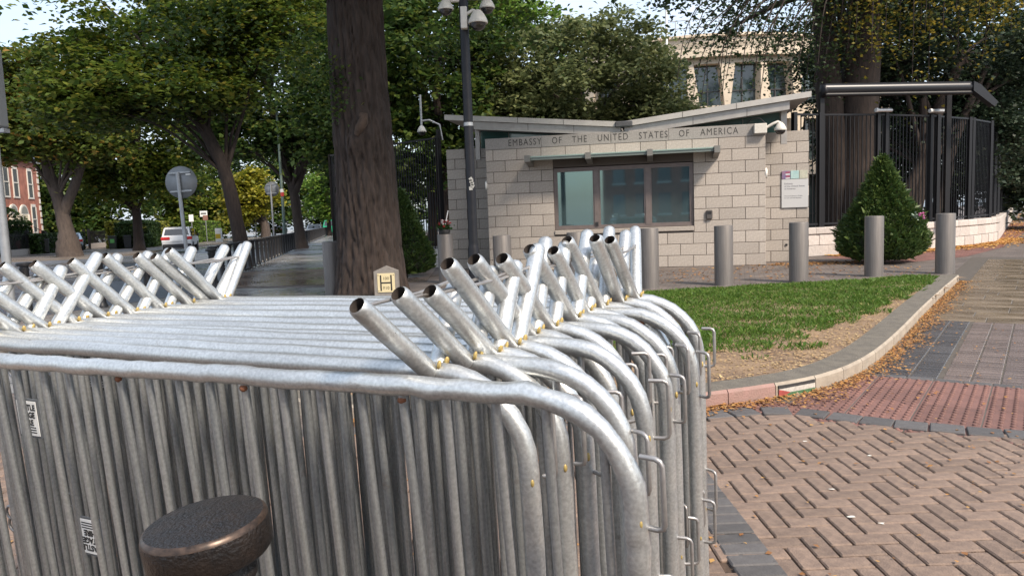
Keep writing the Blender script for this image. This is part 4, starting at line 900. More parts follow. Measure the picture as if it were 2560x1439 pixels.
# behind the booth and left fence
tree('round_tree', 'broad round crowned green tree behind the guard booth roof', (3.4, 32, 0), [(0, 0, -.05, .3), (0, 0, 2.5, .24), (.1, 0, 5, .16)],
     [(-.1, 0, 7.0, 4.3, 3.2, 2.9, 150), (-2.3, -.3, 5.2, 2.6, 2.2, 1.5, 34), (2.6, -.3, 5.4, 2.0, 2, 1.7, 28)], .15, LM_R, per=130, cr=.8, limbs=9, seed=51)
BEH = [(-2.6, 31, [(-.4, 0, 7.2, 3.2, 2.4, 3.6, 70), (.5, 0, 4.0, 2.4, 1.6, 1.3, 22)], LM_D, 'dark tree behind the fence right of the big trunk'), (.4, 37, [(-.2, 0, 9.5, 3.4, 2.6, 3.8, 80), (.4, 0, 5.5, 2.2, 2, 2.2, 24)], LM_G, 'sunlit yellow green tree rising behind the camera pole'),
       (-6.6, 34, [(0, 0, 8.2, 3.2, 2.6, 4.2, 80), (.2, 0, 3.8, 2, 1.6, 1.6, 20)], LM_D, 'dark tree behind the fence at the street corner'), (-4.2, 40, [(0, 0, 10, 4, 3, 4, 60)], LM_D, 'tall dark tree deep behind the fence')]
for i, (x, y, cr_, lm_, lab) in enumerate(BEH):
    tree('grounds_tree', lab, (x, y, 0), [(0, 0, -.05, .3), (.1, 0, 3, .22), (-.2, 0, 6, .17), (0, 0, 9, .1)], cr_, .2, lm_, per=95, cr=.95, limbs=8, group='trees inside the grounds', seed=60 + i, nside=10, stems=[[(0, 0, 1.5, .16), (.8, .3, 4.5, .12), (1.3, .5, 8, .07)]])
# right hand beech and its dark neighbours
tree('beech_tree', 'big beech with twin dark trunks behind the curving fence, branches hanging low', (11.2, 24.2, 0),
     [(0, 0, -.05, .85), (0, 0, .8, .68), (.05, 0, 2.5, .62), (.15, 0, 4.5, .6), (.3, 0, 8, .5), (.3, 0, 11, .35)],
     [(.5, 1.2, 10.0, 7, 4.5, 3.2, 70)], .14, LM_B, per=90, cr=1.0, limbs=6, seed=71, stems=[[(-.45, .05, .2, .4), (-.62, 0, 3, .42), (-.8, 0, 5, .4), (-1.0, 0, 8, .34), (-1.2, 0, 11, .25)]], hang=.3)
def spray(name_parent, paths, n, leaf, lm, sp, drop=.35):
    """leaf sprays strung along drooping branchlets"""
    b = MB(); C = []
    for p in paths:
        P = smooth3([Vector(q) for q in p]); b.tube(P, [.035 * (1 - .8 * i / len(P)) for i in range(len(P))], 5, False)
        for i in range(n):
            k = NR.uniform(.15, 1); j = min(int(k * (len(P) - 1)), len(P) - 2); q = P[j].lerp(P[j + 1], NR.rand())
            C.append((q.x + NR.normal() * sp, q.y + NR.normal() * sp, q.z - NR.exponential() * drop + .1))
    return b, np.array(C)
hang_t = [o for o in bpy.data.objects if o.name.startswith('beech_tree')][0]
paths = []
for i in range(33):
    k = i / 32; x1 = -5.9 + 5.4 * k + rnd.uniform(-.3, .3); zt = 4.9 + 1.1 * abs(k - .45) + rnd.uniform(-.3, 1.2) - (.9 if .12 < k < .35 else 0)
    yy = rnd.uniform(-2.4, -.2); paths.append([(-.4, -.2, 8.6 + rnd.uniform(-.6, .8)), (x1 * .55, yy * .7, 8.3 + rnd.uniform(-.5, .6)), (x1 * .9, yy, 7.2 + rnd.uniform(-.8, .4)), (x1, yy, zt)])
b, C = spray(hang_t, paths, 170, .1, LM_B, .24); b.build('branchlet', BARKD, hang_t); place('hanging_foliage', quads_mesh('hanging_foliage', leafquads(C, .10, .35), LM_B), hang_t)
paths = []
for i in range(26):
    k = i / 25; x1 = -1.2 + 5.8 * k; zt = 6.2 + rnd.uniform(-.5, .9) - (1.0 if i in (7, 8, 12) else 0); yy = rnd.uniform(-3.2, -1.4); paths.append([(.3, -.4, 9), (x1 * .6, yy * .7, 8.8), (x1 * .95, yy, 7.9), (x1, yy, zt)])
b, C = spray(hang_t, paths, 240, .1, LM_BY, .24); b.build('branchlet', BARKD, hang_t); place('hanging_foliage', quads_mesh('hanging_foliage', leafquads(C, .115, .35), LM_BY), hang_t)
tree('leaning_evergreen', 'dark evergreen tree with several crooked stems leaning behind the fence', (14.3, 26.2, 0),
     [(0, 0, -.05, .34), (-.1, 0, 1.2, .3), (.3, 0, 2.6, .26), (.6, 0, 4.2, .22), (1.6, 0, 6.4, .16)],
     [(2.0, 1.0, 7.6, 4.6, 2.6, 2.6, 110), (2.6, 1.6, 4.0, 3.0, 1.6, 2.0, 55), (-1.6, 1.5, 5.5, 2.0, 1.6, 2.4, 40)], .12, LM_H, per=130, cr=.85, limbs=8, seed=81,
     stems=[[(.1, -.2, 0, .24), (-.3, -.1, 1.6, .2), (.25, 0, 3, .2), (.2, 0, 5, .12)], [(.3, 0, 0, .22), (1.0, 0, 1.8, .2), (1.3, 0, 3.4, .17), (2.4, 0, 6, .1)], [(.0, .2, .4, .2), (.8, .2, 3, .15), (2.9, .2, 5.8, .09)]])
tree('ivy_tree', 'dense dark green tree behind the far end of the fence', (24.5, 33.5, 0), [(0, 0, 0, .3), (0, 0, 3, .2), (0, 0, 6, .12)], [(-.5, 0, 5.2, 4.0, 2.6, 4.2, 120), (1.8, -.5, 2.6, 2.6, 2, 2.4, 50)], .17, LM_H, per=110, cr=1.0, limbs=5, seed=82)
tree('shrubbery_tree', 'leafy green tree closing the view beyond the end of the fence', (35.5, 47, 0), [(0, 0, 0, .3), (0, 0, 2, .2), (0, 0, 5, .12)], [(0, 0, 3.6, 4.5, 3, 3.6, 90)], .26, LM_R, per=80, cr=1.3, limbs=4, seed=84)
tree('background_tree', 'broad dark tree deep in the grounds behind the beech', (22.5, 38, 0), [(0, 0, 0, .4), (0, 0, 4, .3), (0, 0, 9, .15)], [(0, 0, 8.5, 5.5, 3, 4.2, 100), (0, 0, 3.5, 5, 2, 2.4, 46)], .24, LM_B, per=90, cr=1.3, limbs=5, seed=83)

# clipped yew cones
def yew(name, label, loc, H_, R0, n):
    t = thing(name, label, 'shrub', loc)
    MB().lathe([(.10, 0), (.08, .5), (.05, 1.6)], 8).build('stem', BARKD, t)
    z = NR.beta(1.1, 1.5, n) * H_; k = z / H_
    prof = np.interp(k, [0, .04, .12, .25, .5, .75, .92, 1], np.array([.62, .86, 1, .97, .70, .38, .15, .03])) * R0
    a = NR.uniform(0, 2 * np.pi, n); lump = 1 + .08 * np.sin(a * 4 + z * 3.3 + 1) + .07 * np.sin(a * 7 - z * 6) * np.sin(z * 2.1) + .04 * np.sin(a * 17 + z * 11); d = prof * lump * (1 - np.abs(NR.normal(size=n)) * .10)
    C = np.stack([d * np.cos(a), d * np.sin(a), z + .10], 1)
    o_ = np.stack([np.cos(a), np.sin(a), 0 * a + .55], 1) + NR.normal(size=(n, 3)) * .45; o_ /= np.linalg.norm(o_, axis=1)[:, None]
    sd2 = np.cross(o_, NR.normal(size=(n, 3))); sd2 /= np.linalg.norm(sd2, axis=1)[:, None]; Ls = NR.uniform(.04, .11, n)[:, None] * (1 + (NR.rand(n) < .04)[:, None] * 1.6); w = Ls * .16
    V = np.stack([C - o_ * Ls * .4, C + sd2 * w, C + o_ * Ls * .6, C - sd2 * w], 1)
    place('foliage', quads_mesh('foliage', V, leafmat('yew_needles', [(.025, .055, .016), (.036, .075, .02), (.055, .10, .024), (.075, .12, .028), (.11, .15, .035), (.04, .08, .02)], .2)), t)
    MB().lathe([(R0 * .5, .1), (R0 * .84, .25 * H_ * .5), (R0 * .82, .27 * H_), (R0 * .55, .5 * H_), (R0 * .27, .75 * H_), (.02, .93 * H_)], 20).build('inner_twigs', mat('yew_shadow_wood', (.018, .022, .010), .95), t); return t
yew('clipped_yew', 'cone shaped clipped yew with a pink posy tucked in its side', (8.98, 17.9, 0), 2.50, .97, 42000)
yew('clipped_yew', 'cone shaped clipped yew half hidden behind the large dark trunk', (-2.75, 18.9, 0), 2.15, .78, 20000)
ps = thing('pink_posy', 'small pink flower bunch tucked into the clipped yew', 'flowers', (9.42, 17.0, 1.13))
for i in range(5): b = MB(); bloom(b, (rnd.gauss(0, .04), rnd.gauss(0, .02), rnd.gauss(0, .04)), .065); b.build('bloom', mat('pink_bloom', (.62, .22, .42), .6), ps)
V = leafquads(np.array([(-.12 + rnd.gauss(0, .05), .02, -.03 + rnd.gauss(0, .03)) for _ in range(25)]), .09, .2); place('wrapping', quads_mesh('wrapping', V, leafmat('posy_wrap', [(.3, .35, .3), (.2, .28, .2)], .2)), ps)

# ================================================================ EMBASSY DRUM behind the booth
em = thing('office_building', 'cream concrete drum shaped office building behind trees and booth', 'building', (14.5, 60, 0))
ER = 14.5
def ring(b, r0_, r1_, z0, z1, a0, a1, n):
    v = []
    for i in range(n + 1):
        a = a0 + (a1 - a0) * i / n
        for (r, z) in ((r1_, z0), (r1_, z1), (r0_, z1), (r0_, z0)): v.append((r * math.sin(a), -r * math.cos(a), z))
    f = []
    for i in range(n):
        for k in range(4): f.append((i * 4 + k, i * 4 + (k + 1) % 4, i * 4 + 4 + (k + 1) % 4, i * 4 + 4 + k))
    return b.add(v, f + [(0, 1, 2, 3), (n * 4, n * 4 + 3, n * 4 + 2, n * 4 + 1)])
AA = R_(75)
ring(MB(), ER - 1.6, ER - 1.0, 0, 11.6, -AA, AA, 40).build('wall', mat('recess_wall', (.30, .26, .21), .85), em)
for z0, z1, r in ((3.35, 4.25, ER), (6.75, 7.65, ER), (10.15, 10.5, ER - .1), (10.5, 11.0, ER + .35), (11.0, 12.2, ER - 2.2)): ring(MB(), ER - 1.8 if z0 < 11 else ER - 5, r, z0, z1, -AA, AA, 48).build('floor_band', CONC, em)
ring(MB(), ER - 5, ER - 2.0, 12.2, 12.36, -AA, AA, 40).build('parapet_coping', CONC, em)
bay = R_(8.6); EG = mat('office_glass', (.035, .055, .06), .06, 0, spec=1.)
for fl_, (z0, z1) in enumerate(((0, 3.35), (4.25, 6.75), (7.65, 10.15))):
    for k in range(-7, 8):
        a = k * bay; T = Matrix.Rotation(a, 4, 'Z') @ Matrix.Translation((0, -ER, 0)); w = ER * bay
        b = MB()
        if k % 2: pol = [(-w * .5 - .16, z0), (-w * .5 + .55, z0), (-w * .5 + .20, z1), (-w * .5 - .16, z1)]
        else: pol = [(-w * .5 - .16, z0), (-w * .5 + .18, z0), (-w * .5 + .50, z1), (-w * .5 - .42, z1)]
        b.prism(pol, .02, .95, 'y', T).build('column', CONC, em)
        g_ = MB().prism([(-w * .48, z0), (w * .48, z0), (w * .48, z1), (-w * .48, z1)], .70, .74, 'y', T).build('window', EG, em)
        MB().box(-.03, .03, .62, .70, z0, z1, T).box(-w * .45, w * .45, .62, .70, z0 + .9, z0 + .95, T).build('mullion', mat('dark_mullion', (.05, .05, .055), .5), g_)
for k in range(-16, 17):
    a = k * R_(4.2); MB().tube([((ER - 2.3) * math.sin(a), -(ER - 2.3) * math.cos(a), 12.36), ((ER - 2.3) * math.sin(a), -(ER - 2.3) * math.cos(a), 13.35)], .03, 5).build('rail_post', POLEG, em)
for z in (12.85, 13.33): MB().tube([((ER - 2.3) * math.sin(a), -(ER - 2.3) * math.cos(a), z) for a in np.linspace(-AA, AA, 60)], .025, 5).build('hand_rail', POLEG, em)
MB().lathe([(ER - 5, 12.1), (ER - 5.2, 12.2), (0, 12.3)], 40).build('roof', mat('roof_felt', (.2, .2, .2), .9), em)
for (x, y, lab, r) in ((9.15, 42.5, 'tall white flagpole in front of the cream office building', .09), (8.9, 46, 'thin pale mast rising beside the white flagpole', .035)):
    t = thing('flagpole', lab, 'pole', (x, y, 0)); MB().lathe([(r, 0), (r * .9, 6), (r * .6, 17)], 12).build('shaft', WHITE, t); MB().sphere((0, 0, 17.05), r * .9, 8, 6).build('finial', WHITE, t)

# ================================================================ BRICK HOUSE, GARDENS, BINS across the street
hd = -STD; HA = math.atan2(hd.y, hd.x)     # facade runs along the street; local x towards the viewer, y into the plot
hs = thing('brick_house', 'red brick house with white sash windows and twin arched doorway', 'house', (-38.9, 62, 0), HA)
QU = mat('white_quoin', (.66, .62, .56), .7)
MB().box(0, 13, -9, 0, 0, 7.3).build('wall', REDB, hs)
MB().prism([(-.4, 7.35), (-9.2, 7.35), (-4.6, 10.6), (-4.2, 10.6)][:], -.3, 13.3, 'x').prism([(.3, 7.3), (.3, 7.42), (-4.5, 10.75), (-4.5, 10.6)], -.3, 13.3, 'x').build('roof', mat('slate_roof', (.09, .10, .12), .5, var=.3, scale=3), hs)
MB().box(-.15, 13.2, -.1, .22, 7.15, 7.32).build('eaves_gutter', QU, hs)
for k in range(12): MB().box(-.03 , .32 if k % 2 else .22, -.2, .04, .6 + k * .55, 1.0 + k * .55).build('quoin', QU, hs)
def sash(x, z0, w, h):
    o = MB().box(x - w / 2 - .1, x + w / 2 + .1, .0, .06, z0 - .12, z0).box(x - w / 2, x + w / 2, .002, .05, z0 + h, z0 + h + .22).box(x - w / 2 - .06, x - w / 2 + .04, .004, .07, z0, z0 + h).box(x + w / 2 - .04, x + w / 2 + .06, .004, .07, z0, z0 + h).box(x - w / 2, x + w / 2, .005, .075, z0 + h * .48, z0 + h * .52).build('window', QU, hs)
    MB().box(x - w / 2 + .03, x + w / 2 - .03, .0, .04, z0, z0 + h).build('pane', mat('sash_glass', (.12, .13, .14), .08, spec=1.), o)
for x in (1.7, 4.3, 5.9, 8.4): sash(x, 4.35, .85, 2.1)
sash(1.5, 1.6, .8, 2.0)
for x in (3.4, 5.2):
    pts = [(x - .75, 1.0), (x + .75, 1.0)] + arc(x, 3.0, .75, 0, math.pi, 10)
    o = MB().prism(pts, .0, .1, 'y').build('door_surround', QU, hs); MB().prism([(x - .6, 3.05), (x + .6, 3.05)] + arc(x, 3.05, .58, .05, math.pi - .05, 8), .1, .12, 'y').build('fanlight', mat('fanlight_glass', (.3, .3, .28), .15), o)
    MB().box(x - .5, x + .5, .1, .13, 1.0, 2.95).build('door', mat('cream_door', (.55, .48, .36), .5), o)
    for q in (-.62, .55): MB().box(x + q, x + q + .1, .1, .22, 1.0, 3.0).build('pilaster', QU, o)
for k in range(6): MB().box(2.2, 6.4, .05, 2.0 - k * .32, 0, .17 * (k + 1)).build('step', mat('step_stone', (.45, .40, .36), .8), hs)
for x in (2.3, 6.3):
    for k in range(8): MB().box(x - .015, x + .015, .3 + k * .24, .33 + k * .24, 1.0 - k * .13, 1.95 - k * .13).build('stair_railing', FENCE, hs)
    MB().prism([(.2, 1.95), (2.1, .95), (2.1, 1.0), (.2, 2.0)], x - .025, x + .025, 'x').build('stair_handrail', FENCE, hs)
def hedge(name, label, loc, rz_, lx, ly, h, lm, n, rounded=0.):
    t = thing(name, label, 'hedge', loc, rz_)
    u = NR.uniform(-1, 1, (n, 3)); ax = NR.choice(3, n, p=[.2, .4, .4]); sg_ = np.sign(u[np.arange(n), ax]); u[np.arange(n), ax] = sg_ * (1 - np.abs(NR.normal(size=n)) * .03)
    if rounded: u[:, 2] = np.minimum(u[:, 2], 1 - rounded * np.maximum(np.abs(u[:, 0]), np.abs(u[:, 1])) ** 3)
    C = u * np.array([lx / 2, ly / 2, h / 2]) + np.array([0, 0, h / 2]); place('foliage', quads_mesh('foliage', leafquads(C, .2, .3), lm), t)
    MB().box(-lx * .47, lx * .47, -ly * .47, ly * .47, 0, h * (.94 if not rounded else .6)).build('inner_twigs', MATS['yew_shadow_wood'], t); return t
HA2 = HA
LM_HG = leafmat('hedge_green', [(.03, .06, .015), (.045, .085, .02), (.06, .10, .022)], .2); LM_HY = leafmat('hedge_golden', [(.16, .18, .02), (.24, .24, .03), (.30, .28, .04), (.12, .15, .02)], .3)
hedge('dome_hedge', 'large rounded dark green clipped shrub in front of the brick house', (-36.6, 52.5, -.1), HA2, 6.0, 3.0, 3.6, LM_HG, 9000, .75)
hedge('front_hedge', 'low dark green hedge behind the black garden railings', (-35.2, 57.5, -.1), HA2, 9, 1.2, 1.5, LM_HG, 6000)
hedge('golden_hedge', 'long golden yellow hedge behind the spiked railings', (-35.0, 70.5, -.1), HA2, 15, 1.6, 2.3, LM_HY, 9000)
hedge('block_hedge', 'tall clipped green hedge block with sloping top beside the gate', (-31.2, 62.5, -.1), HA2, 4.4, 2.4, 2.35, LM_HG, 7000, .25)
hedge('far_hedge', 'bright green hedge behind the white car', (-33, 80, -.1), HA2, 12, 1.6, 2.2, LM_G, 6000)
gr = thing('garden_railing', 'black spiked garden railings along the opposite footpath', 'fence', (-33.9, 50.2, -.05), HA + math.pi)
for k in range(96):
    x = k * .22
    if 3.0 < x < 5.8 or 14.2 < x < 15.4: continue
    MB().box(x - .018, x + .018, -.018, .018, .45, 1.55).build('bar', FENCE, gr) if k < 2 else place('bar', [c for c in gr.children if c.name.startswith('bar')][0].data, gr, (x - 0, 0, 0))
for (a, b_) in ((0, 3.0), (5.8, 14.2), (15.4, 21)): MB().box(a, b_, -.02, .02, 1.38, 1.43).build('top_rail', FENCE, gr); MB().box(a, b_, -.12, .12, -.1, .45).build('plinth', GRANP, gr)
for x in (0, 3.0, 5.8, 14.2, 15.4): MB().cbox(x - .1, x + .1, -.1, .1, 0, 1.7, .02).build('gate_post', FENCE, gr)
def bin_(label, loc, rz_, col, nm):
    t = thing('wheelie_bin', label, 'bin', loc, rz_, 'wheelie bins at the garden gates')
    v = [(-.24, -.26, .06), (.24, -.26, .06), (.24, .26, .06), (-.24, .26, .06), (-.29, -.34, .98), (.29, -.34, .98), (.29, .34, .98), (-.29, .34, .98)]
    MB().add(v, [(0, 3, 2, 1), (4, 5, 6, 7), (0, 1, 5, 4), (1, 2, 6, 5), (2, 3, 7, 6), (3, 0, 4, 7)]).build('body', mat(nm, col, .45), t)
    MB().cbox(-.31, .31, -.38, .36, .985, 1.06, .03).build('lid', mat(nm + '_lid', tuple(c * .8 for c in col), .45), t)
    for s_ in (-.22, .22): MB().lathe([(.1, -.03), (.1, .03)], 10).build('wheel', BLACKI, t, (s_, .28, .1), (0, math.pi / 2, 0))
    MB().box(-.2, .2, .37, .41, .9, .94).build('handle', BLACKI, t)
bin_('green wheelie bin standing in the garden gateway', (-34.6, 53.6, -.02), .5, (.06, .16, .05), 'green_bin')
bin_('black wheelie bin beside the green one', (-34.0, 54.2, -.02), .5, (.02, .02, .022), 'black_bin')
bin_('dark red wheelie bin beside the green one', (-35.3, 53.2, -.02), .5, (.11, .03, .025), 'brown_bin')
bin_('black wheelie bin with green sticker beside the spiked railings', (-31.9, 59.6, -.02), .4, (.025, .03, .025), 'dark_bin')
o = MB().box(-.15, .15, -.345, -.33, .5, .8).build('sticker', mat('green_sticker', (.12, .4, .1), .5), [t for t in bpy.data.objects if t.get('label', '').startswith('black wheelie bin with')][0])
bin_('black wheelie bin with white panel beside the hedge block', (-31.0, 60.2, -.02), .4, (.02, .022, .025), 'slate_bin')

# ================================================================ VEHICLES
def car(name, label, cat, loc, rz_, paint, kind='suv', detail=True):
    """local: +x forward, origin on the ground under the middle"""
    t = thing(name, label, cat, loc, rz_)
    if kind == 'suv': pr = [(-2.15, .42), (-2.22, .75), (-2.18, 1.02), (-1.95, 1.58), (-1.7, 1.66), (.1, 1.66), (.55, 1.56), (1.15, 1.08), (2.0, .98), (2.2, .75), (2.22, .42)]; Wd = .92; belt = 1.03
    elif kind == 'van': pr = [(-2.3, .4), (-2.35, 1.0), (-2.3, 1.9), (-2.1, 2.0), (1.0, 2.0), (1.35, 1.85), (1.9, 1.15), (2.35, 1.0), (2.4, .4)]; Wd = .95; belt = 1.15
    else: pr = [(-2.0, .38), (-2.1, .65), (-2.05, .92), (-1.5, 1.0), (-.9, 1.38), (-.5, 1.45), (.2, 1.43), (.9, .98), (1.8, .85), (2.1, .65), (2.1, .38)]; Wd = .87; belt = .93
    top = max(z for _, z in pr)
    def wy(z): return Wd * (1 if z < belt else 1 - .20 * (z - belt) / (top - belt)) * (.96 if z < .5 else 1)
    n = len(pr); v = [(x, -wy(z), z) for x, z in pr] + [(x, wy(z), z) for x, z in pr]
    b = MB().add(v, [tuple(range(n))[::-1], tuple(range(n, 2 * n))] + [(i, (i + 1) % n, n + (i + 1) % n, n + i) for i in range(n)])
    o = b.build('body', paint, t); bv = o.modifiers.new('bevel', 'BEVEL'); bv.width = .06; bv.segments = 3; bv.limit_method = 'ANGLE'
    GL = mat('car_glass', (.015, .018, .02), .05, 0, spec=1.); TY = mat('tyre', (.02, .02, .02), .8); RM = mat('rim', (.45, .45, .46), .35, .8); RD = mat('tail_lamp', (.55, .02, .02), .25); 
    b = MB(); zt = top - .12; zb_ = belt + .04
    xr = -1.86 if kind == 'suv' else (-1.9 if kind == 'van' else -1.25); xf = 1.0 if kind == 'suv' else (1.7 if kind == 'van' else .75)
    for s_ in (-1, 1):
        P = [(xr, zb_), (xf, zb_), (xf - .45, zt), (xr + .25, zt)]; w = [(x, s_ * (wy(z) + .012), z) for x, z in P]
        o = MB().add(w, [(0, 1, 2, 3)] if s_ < 0 else [(3, 2, 1, 0)]).build('side_window', GL, t)
        MB().box(-.33, -.25, s_ * (wy(zb_) + .016) - .004, s_ * (wy(zb_) + .016) + .004, zb_ - .02, zt).build('pillar', paint, o)
        MB().cbox(.75, .95, s_ * (Wd + .02), s_ * (Wd + .16), zb_ - .02, zb_ + .12, .03).build('wing_mirror', BLACKI, t) if s_ > 0 else MB().cbox(.75, .95, -(Wd + .16), -(Wd + .02), zb_ - .02, zb_ + .12, .03).build('wing_mirror', BLACKI, t)
    # rear and front screens lie on the sloping profile edges
    def screen(i, m_, nm, k0, k1, wk, off):
        (x0, z0), (x1, z1) = pr[i], pr[i + 1]; dx, dz = x1 - x0, z1 - z0; Ln = math.hypot(dx, dz); nx, nz = -dz / Ln * off, dx / Ln * off; q = []
        for k in (k0, k1): x, z = x0 + dx * k, z0 + dz * k; q += [(x + nx, -wy(z) * wk, z + nz), (x + nx, wy(z) * wk, z + nz)]
        return MB().add(q, [(0, 1, 3, 2)]).build(nm, m_, t)
    if kind == 'suv': screen(2, GL, 'rear_window', .2, .9, .84, .015); screen(6, GL, 'windscreen', .1, .95, .86, .015)
    elif kind == 'van': screen(1, GL, 'rear_window', .2, .8, .8, .015); screen(5, GL, 'windscreen', .1, .95, .86, .015)
    else: screen(3, GL, 'rear_window', .1, .9, .8, .015); screen(6, GL, 'windscreen', .1, .95, .86, .015)
    x0 = pr[1][0]; zc = (pr[1][1] + pr[2][1]) / 2
    for s_ in (-1, 1):
        MB().cbox(x0 - .02, x0 + .28, min(s_ * .40, s_ * (Wd + .015)), max(s_ * .40, s_ * (Wd + .015)), zc - .06, zc + .14, .03).build('tail_light', RD, t)
        xe_ = pr[-2][0]; MB().cbox(xe_ - .25, xe_ + .02, min(s_ * .5, s_ * (Wd - .02)), max(s_ * .5, s_ * (Wd - .02)), .66, .80, .03).build('headlight', mat('headlamp', (.7, .72, .74), .15), t)
        for xw in (-1.35, 1.35):
            wl = MB().lathe([(.2, -.11), (.33, -.11), (.35, -.08), (.35, .08), (.33, .11), (.2, .11)], 20).build('wheel', TY, t, (xw, s_ * (Wd - .11), .35), (math.pi / 2, 0, 0))
            MB().lathe([(.0, -.10), (.22, -.105), (.22, .105), (0, .10)], 14).build('rim', RM, wl)
    MB().cbox(-2.26 if kind != 'sedan' else -2.12, -1.9, -Wd * .93, Wd * .93, .30, .56, .05).build('bumper', mat('black_plastic', (.02, .02, .022), .6), t)
    MB().box(x0 - .05, x0 - .035, -.26, .26, .72, .83).build('number_plate', mat('plate_white', (.7, .7, .68), .5), t)
    return t
SH = math.atan2(STD.y, STD.x)
W_P = mat('white_car_paint', (.75, .75, .75), .25, 0, spec=.6, clear=.6)
car('parked_suv', 'white estate car with red tail lights driving off past the hedges', 'car', (-22.3, 50.3, -.12), SH + .10, W_P)
car('parked_car', 'dark red car parked at the far kerb beneath yellow tree', 'car', (-33.5, 108, -.12), SH, mat('red_car_paint', (.30, .015, .02), .25, 0, clear=.6), 'sedan')
car('parked_car', 'silver white car facing this way on the street', 'car', (-22.6, 86, -.12), SH + math.pi, mat('silver_car_paint', (.55, .58, .62), .25, .3, clear=.6), 'sedan')
car('parked_van', 'bright green van parked beyond the footpath end', 'van', (-22.8, 95, -.12), SH + math.pi, mat('green_van_paint', (.02, .30, .16), .3, 0, clear=.5), 'van')
car('parked_car', 'dark blue car parked far along the street', 'car', (-27.5, 112, -.12), SH, mat('blue_car_paint', (.03, .04, .08), .25, 0, clear=.6), 'suv')
car('parked_car', 'pale blue car half hidden in front of the brick house', 'car', (-35.2, 59.5, -.05), SH + .3, mat('pale_car_paint', (.45, .55, .62), .25, .2, clear=.6), 'sedan')

# ================================================================ SIGNS AND POLES
def round_sign(label, loc, zc, r, pr_, rz_=0., tilt=0.):
    t = thing('round_sign', label, 'sign', loc, rz_); t.rotation_euler = (0, tilt, rz_)
    MB().lathe([(pr_, 0), (pr_, zc + r * .62)], 12).build('pole', POLEG, t)
    MB().lathe([(0, -.004), (r, -.004), (r, .004), (0, .004)], 40).build('disc', SIGNG, t, (r * .12, .05, zc), (math.pi / 2, 0, 0))
    for dz in (-.55, .6): MB().box(-r * .6, r * .75, .01, .035, zc + dz * r - .02, zc + dz * r + .02).build('clamp_rail', POLEG, t)
    MB().box(r * .45, r * .75, .034, .043, zc + .42 * r, zc + .5 * r).build('maker_label', WHITE, t)
round_sign('grey back of a round traffic sign on galvanised pole near the barriers', (-7.83, 18, 0), 2.55, .385, .045, 0, R_(-2.2))
round_sign('grey back of a smaller round sign on the wet footpath edge', (-13.35, 42, 0), 3.45, .42, .05)
tp = thing('traffic_signal', 'grey traffic signal head seen from behind on a tall pole', 'traffic light', (-8.2, 12.05, 0))
MB().lathe([(.07, 0), (.07, 4.4)], 14).build('pole', POLEG, tp)
MB().cbox(-.17, .17, -.10, .16, 3.15, 4.40, .03).build('signal_housing', SIGNG, tp); MB().box(-.19, .19, -.03, .12, 3.08, 3.14).build('bracket', POLEG, tp)
MB().lathe([(0, -.006), (.3, -.006), (.3, .006), (0, .006)], 30).build('disc', SIGNG, tp, (-.1, -.02, 4.95), (math.pi / 2, 0, 0)); MB().lathe([(.045, 4.4), (.045, 5.3)], 10).build('upper_pole', POLEG, tp)
def lamp(label, loc, h, arm, m_):
    t = thing('street_lamp', label, 'street lamp', loc); MB().lathe([(.13, 0), (.13, 1.2), (.085, 1.3), (.06, h)], 12).build('post', m_, t)
    MB().tube([(0, 0, h - .1), (arm * .3, 0, h + .25), (arm, 0, h + .35)], .04, 8).build('arm', m_, t); MB().cbox(min(arm, arm * 1.35), max(arm, arm * 1.35), -.12, .12, h + .28, h + .42, .03).build('lantern', POLEG, t)
    MB().lathe([(.1, 3.0), (.1, 3.22)], 10).build('red_band', mat('red_white_band', (.5, .05, .05), .5), t); MB().lathe([(.1, 3.22), (.1, 3.4)], 10).build('white_band', WHITE, t)
lamp('green lamp post with red and white band before the pale trunk', (-12.55, 41.4, 0), 8.2, -2.2, POLEGR)
lamp('thin grey street lamp far along the footpath', (-16.4, 70, 0), 8.0, -1.6, POLEG)
def plate(label, loc, zc, w, h, m_, pole=.04, face=None):
    t = thing('post_sign', label, 'sign', loc); MB().lathe([(pole, 0), (pole, zc + h / 2)], 8).build('pole', POLEG, t); o = MB().cbox(-w / 2, w / 2, -.07, -.04, zc - h / 2, zc + h / 2, .01).build('panel', m_, t)
    if face: MB().box(-w * .36, w * .36, -.078, -.071, zc + face[1] * h, zc + face[2] * h).build('marking', face[0], o)
plate('small white sign panel on thin post behind the white car', (-33.0, 80.5, 0), 2.9, .8, .62, WHITE, face=(mat('sign_marks', (.15, .15, .15), .6), -.1, .2))
plate('white sign panel above the clipped hedge block', (-33.2, 66.5, 0), 3.3, .7, .5, WHITE)
plate('orange and white warning sign on post below yellow tree', (-25.3, 74, 0), 3.0, .62, 1.0, WHITE, face=(mat('orange_face', (.55, .12, .03), .5), .05, .45))
plate('small round topped sign on post beside the orange one', (-30.6, 75, 0), 2.4, .5, .5, mat('sign_brown', (.25, .13, .1), .6))
plate('tall white plate on post beside the leaning tree', (-31.6, 74, 0), 2.4, .45, .7, WHITE)
ub = thing('utility_box', 'small white and yellow kerbside utility box below the trees', 'box', (-29.0, 74, -.05)); MB().cbox(-.28, .28, -.2, .2, 0, 1.35, .03).build('cabinet', WHITE, ub); MB().box(-.25, .25, -.215, -.2, .35, .8).build('yellow_panel', mat('yellow_panel', (.6, .42, .03), .5), ub)

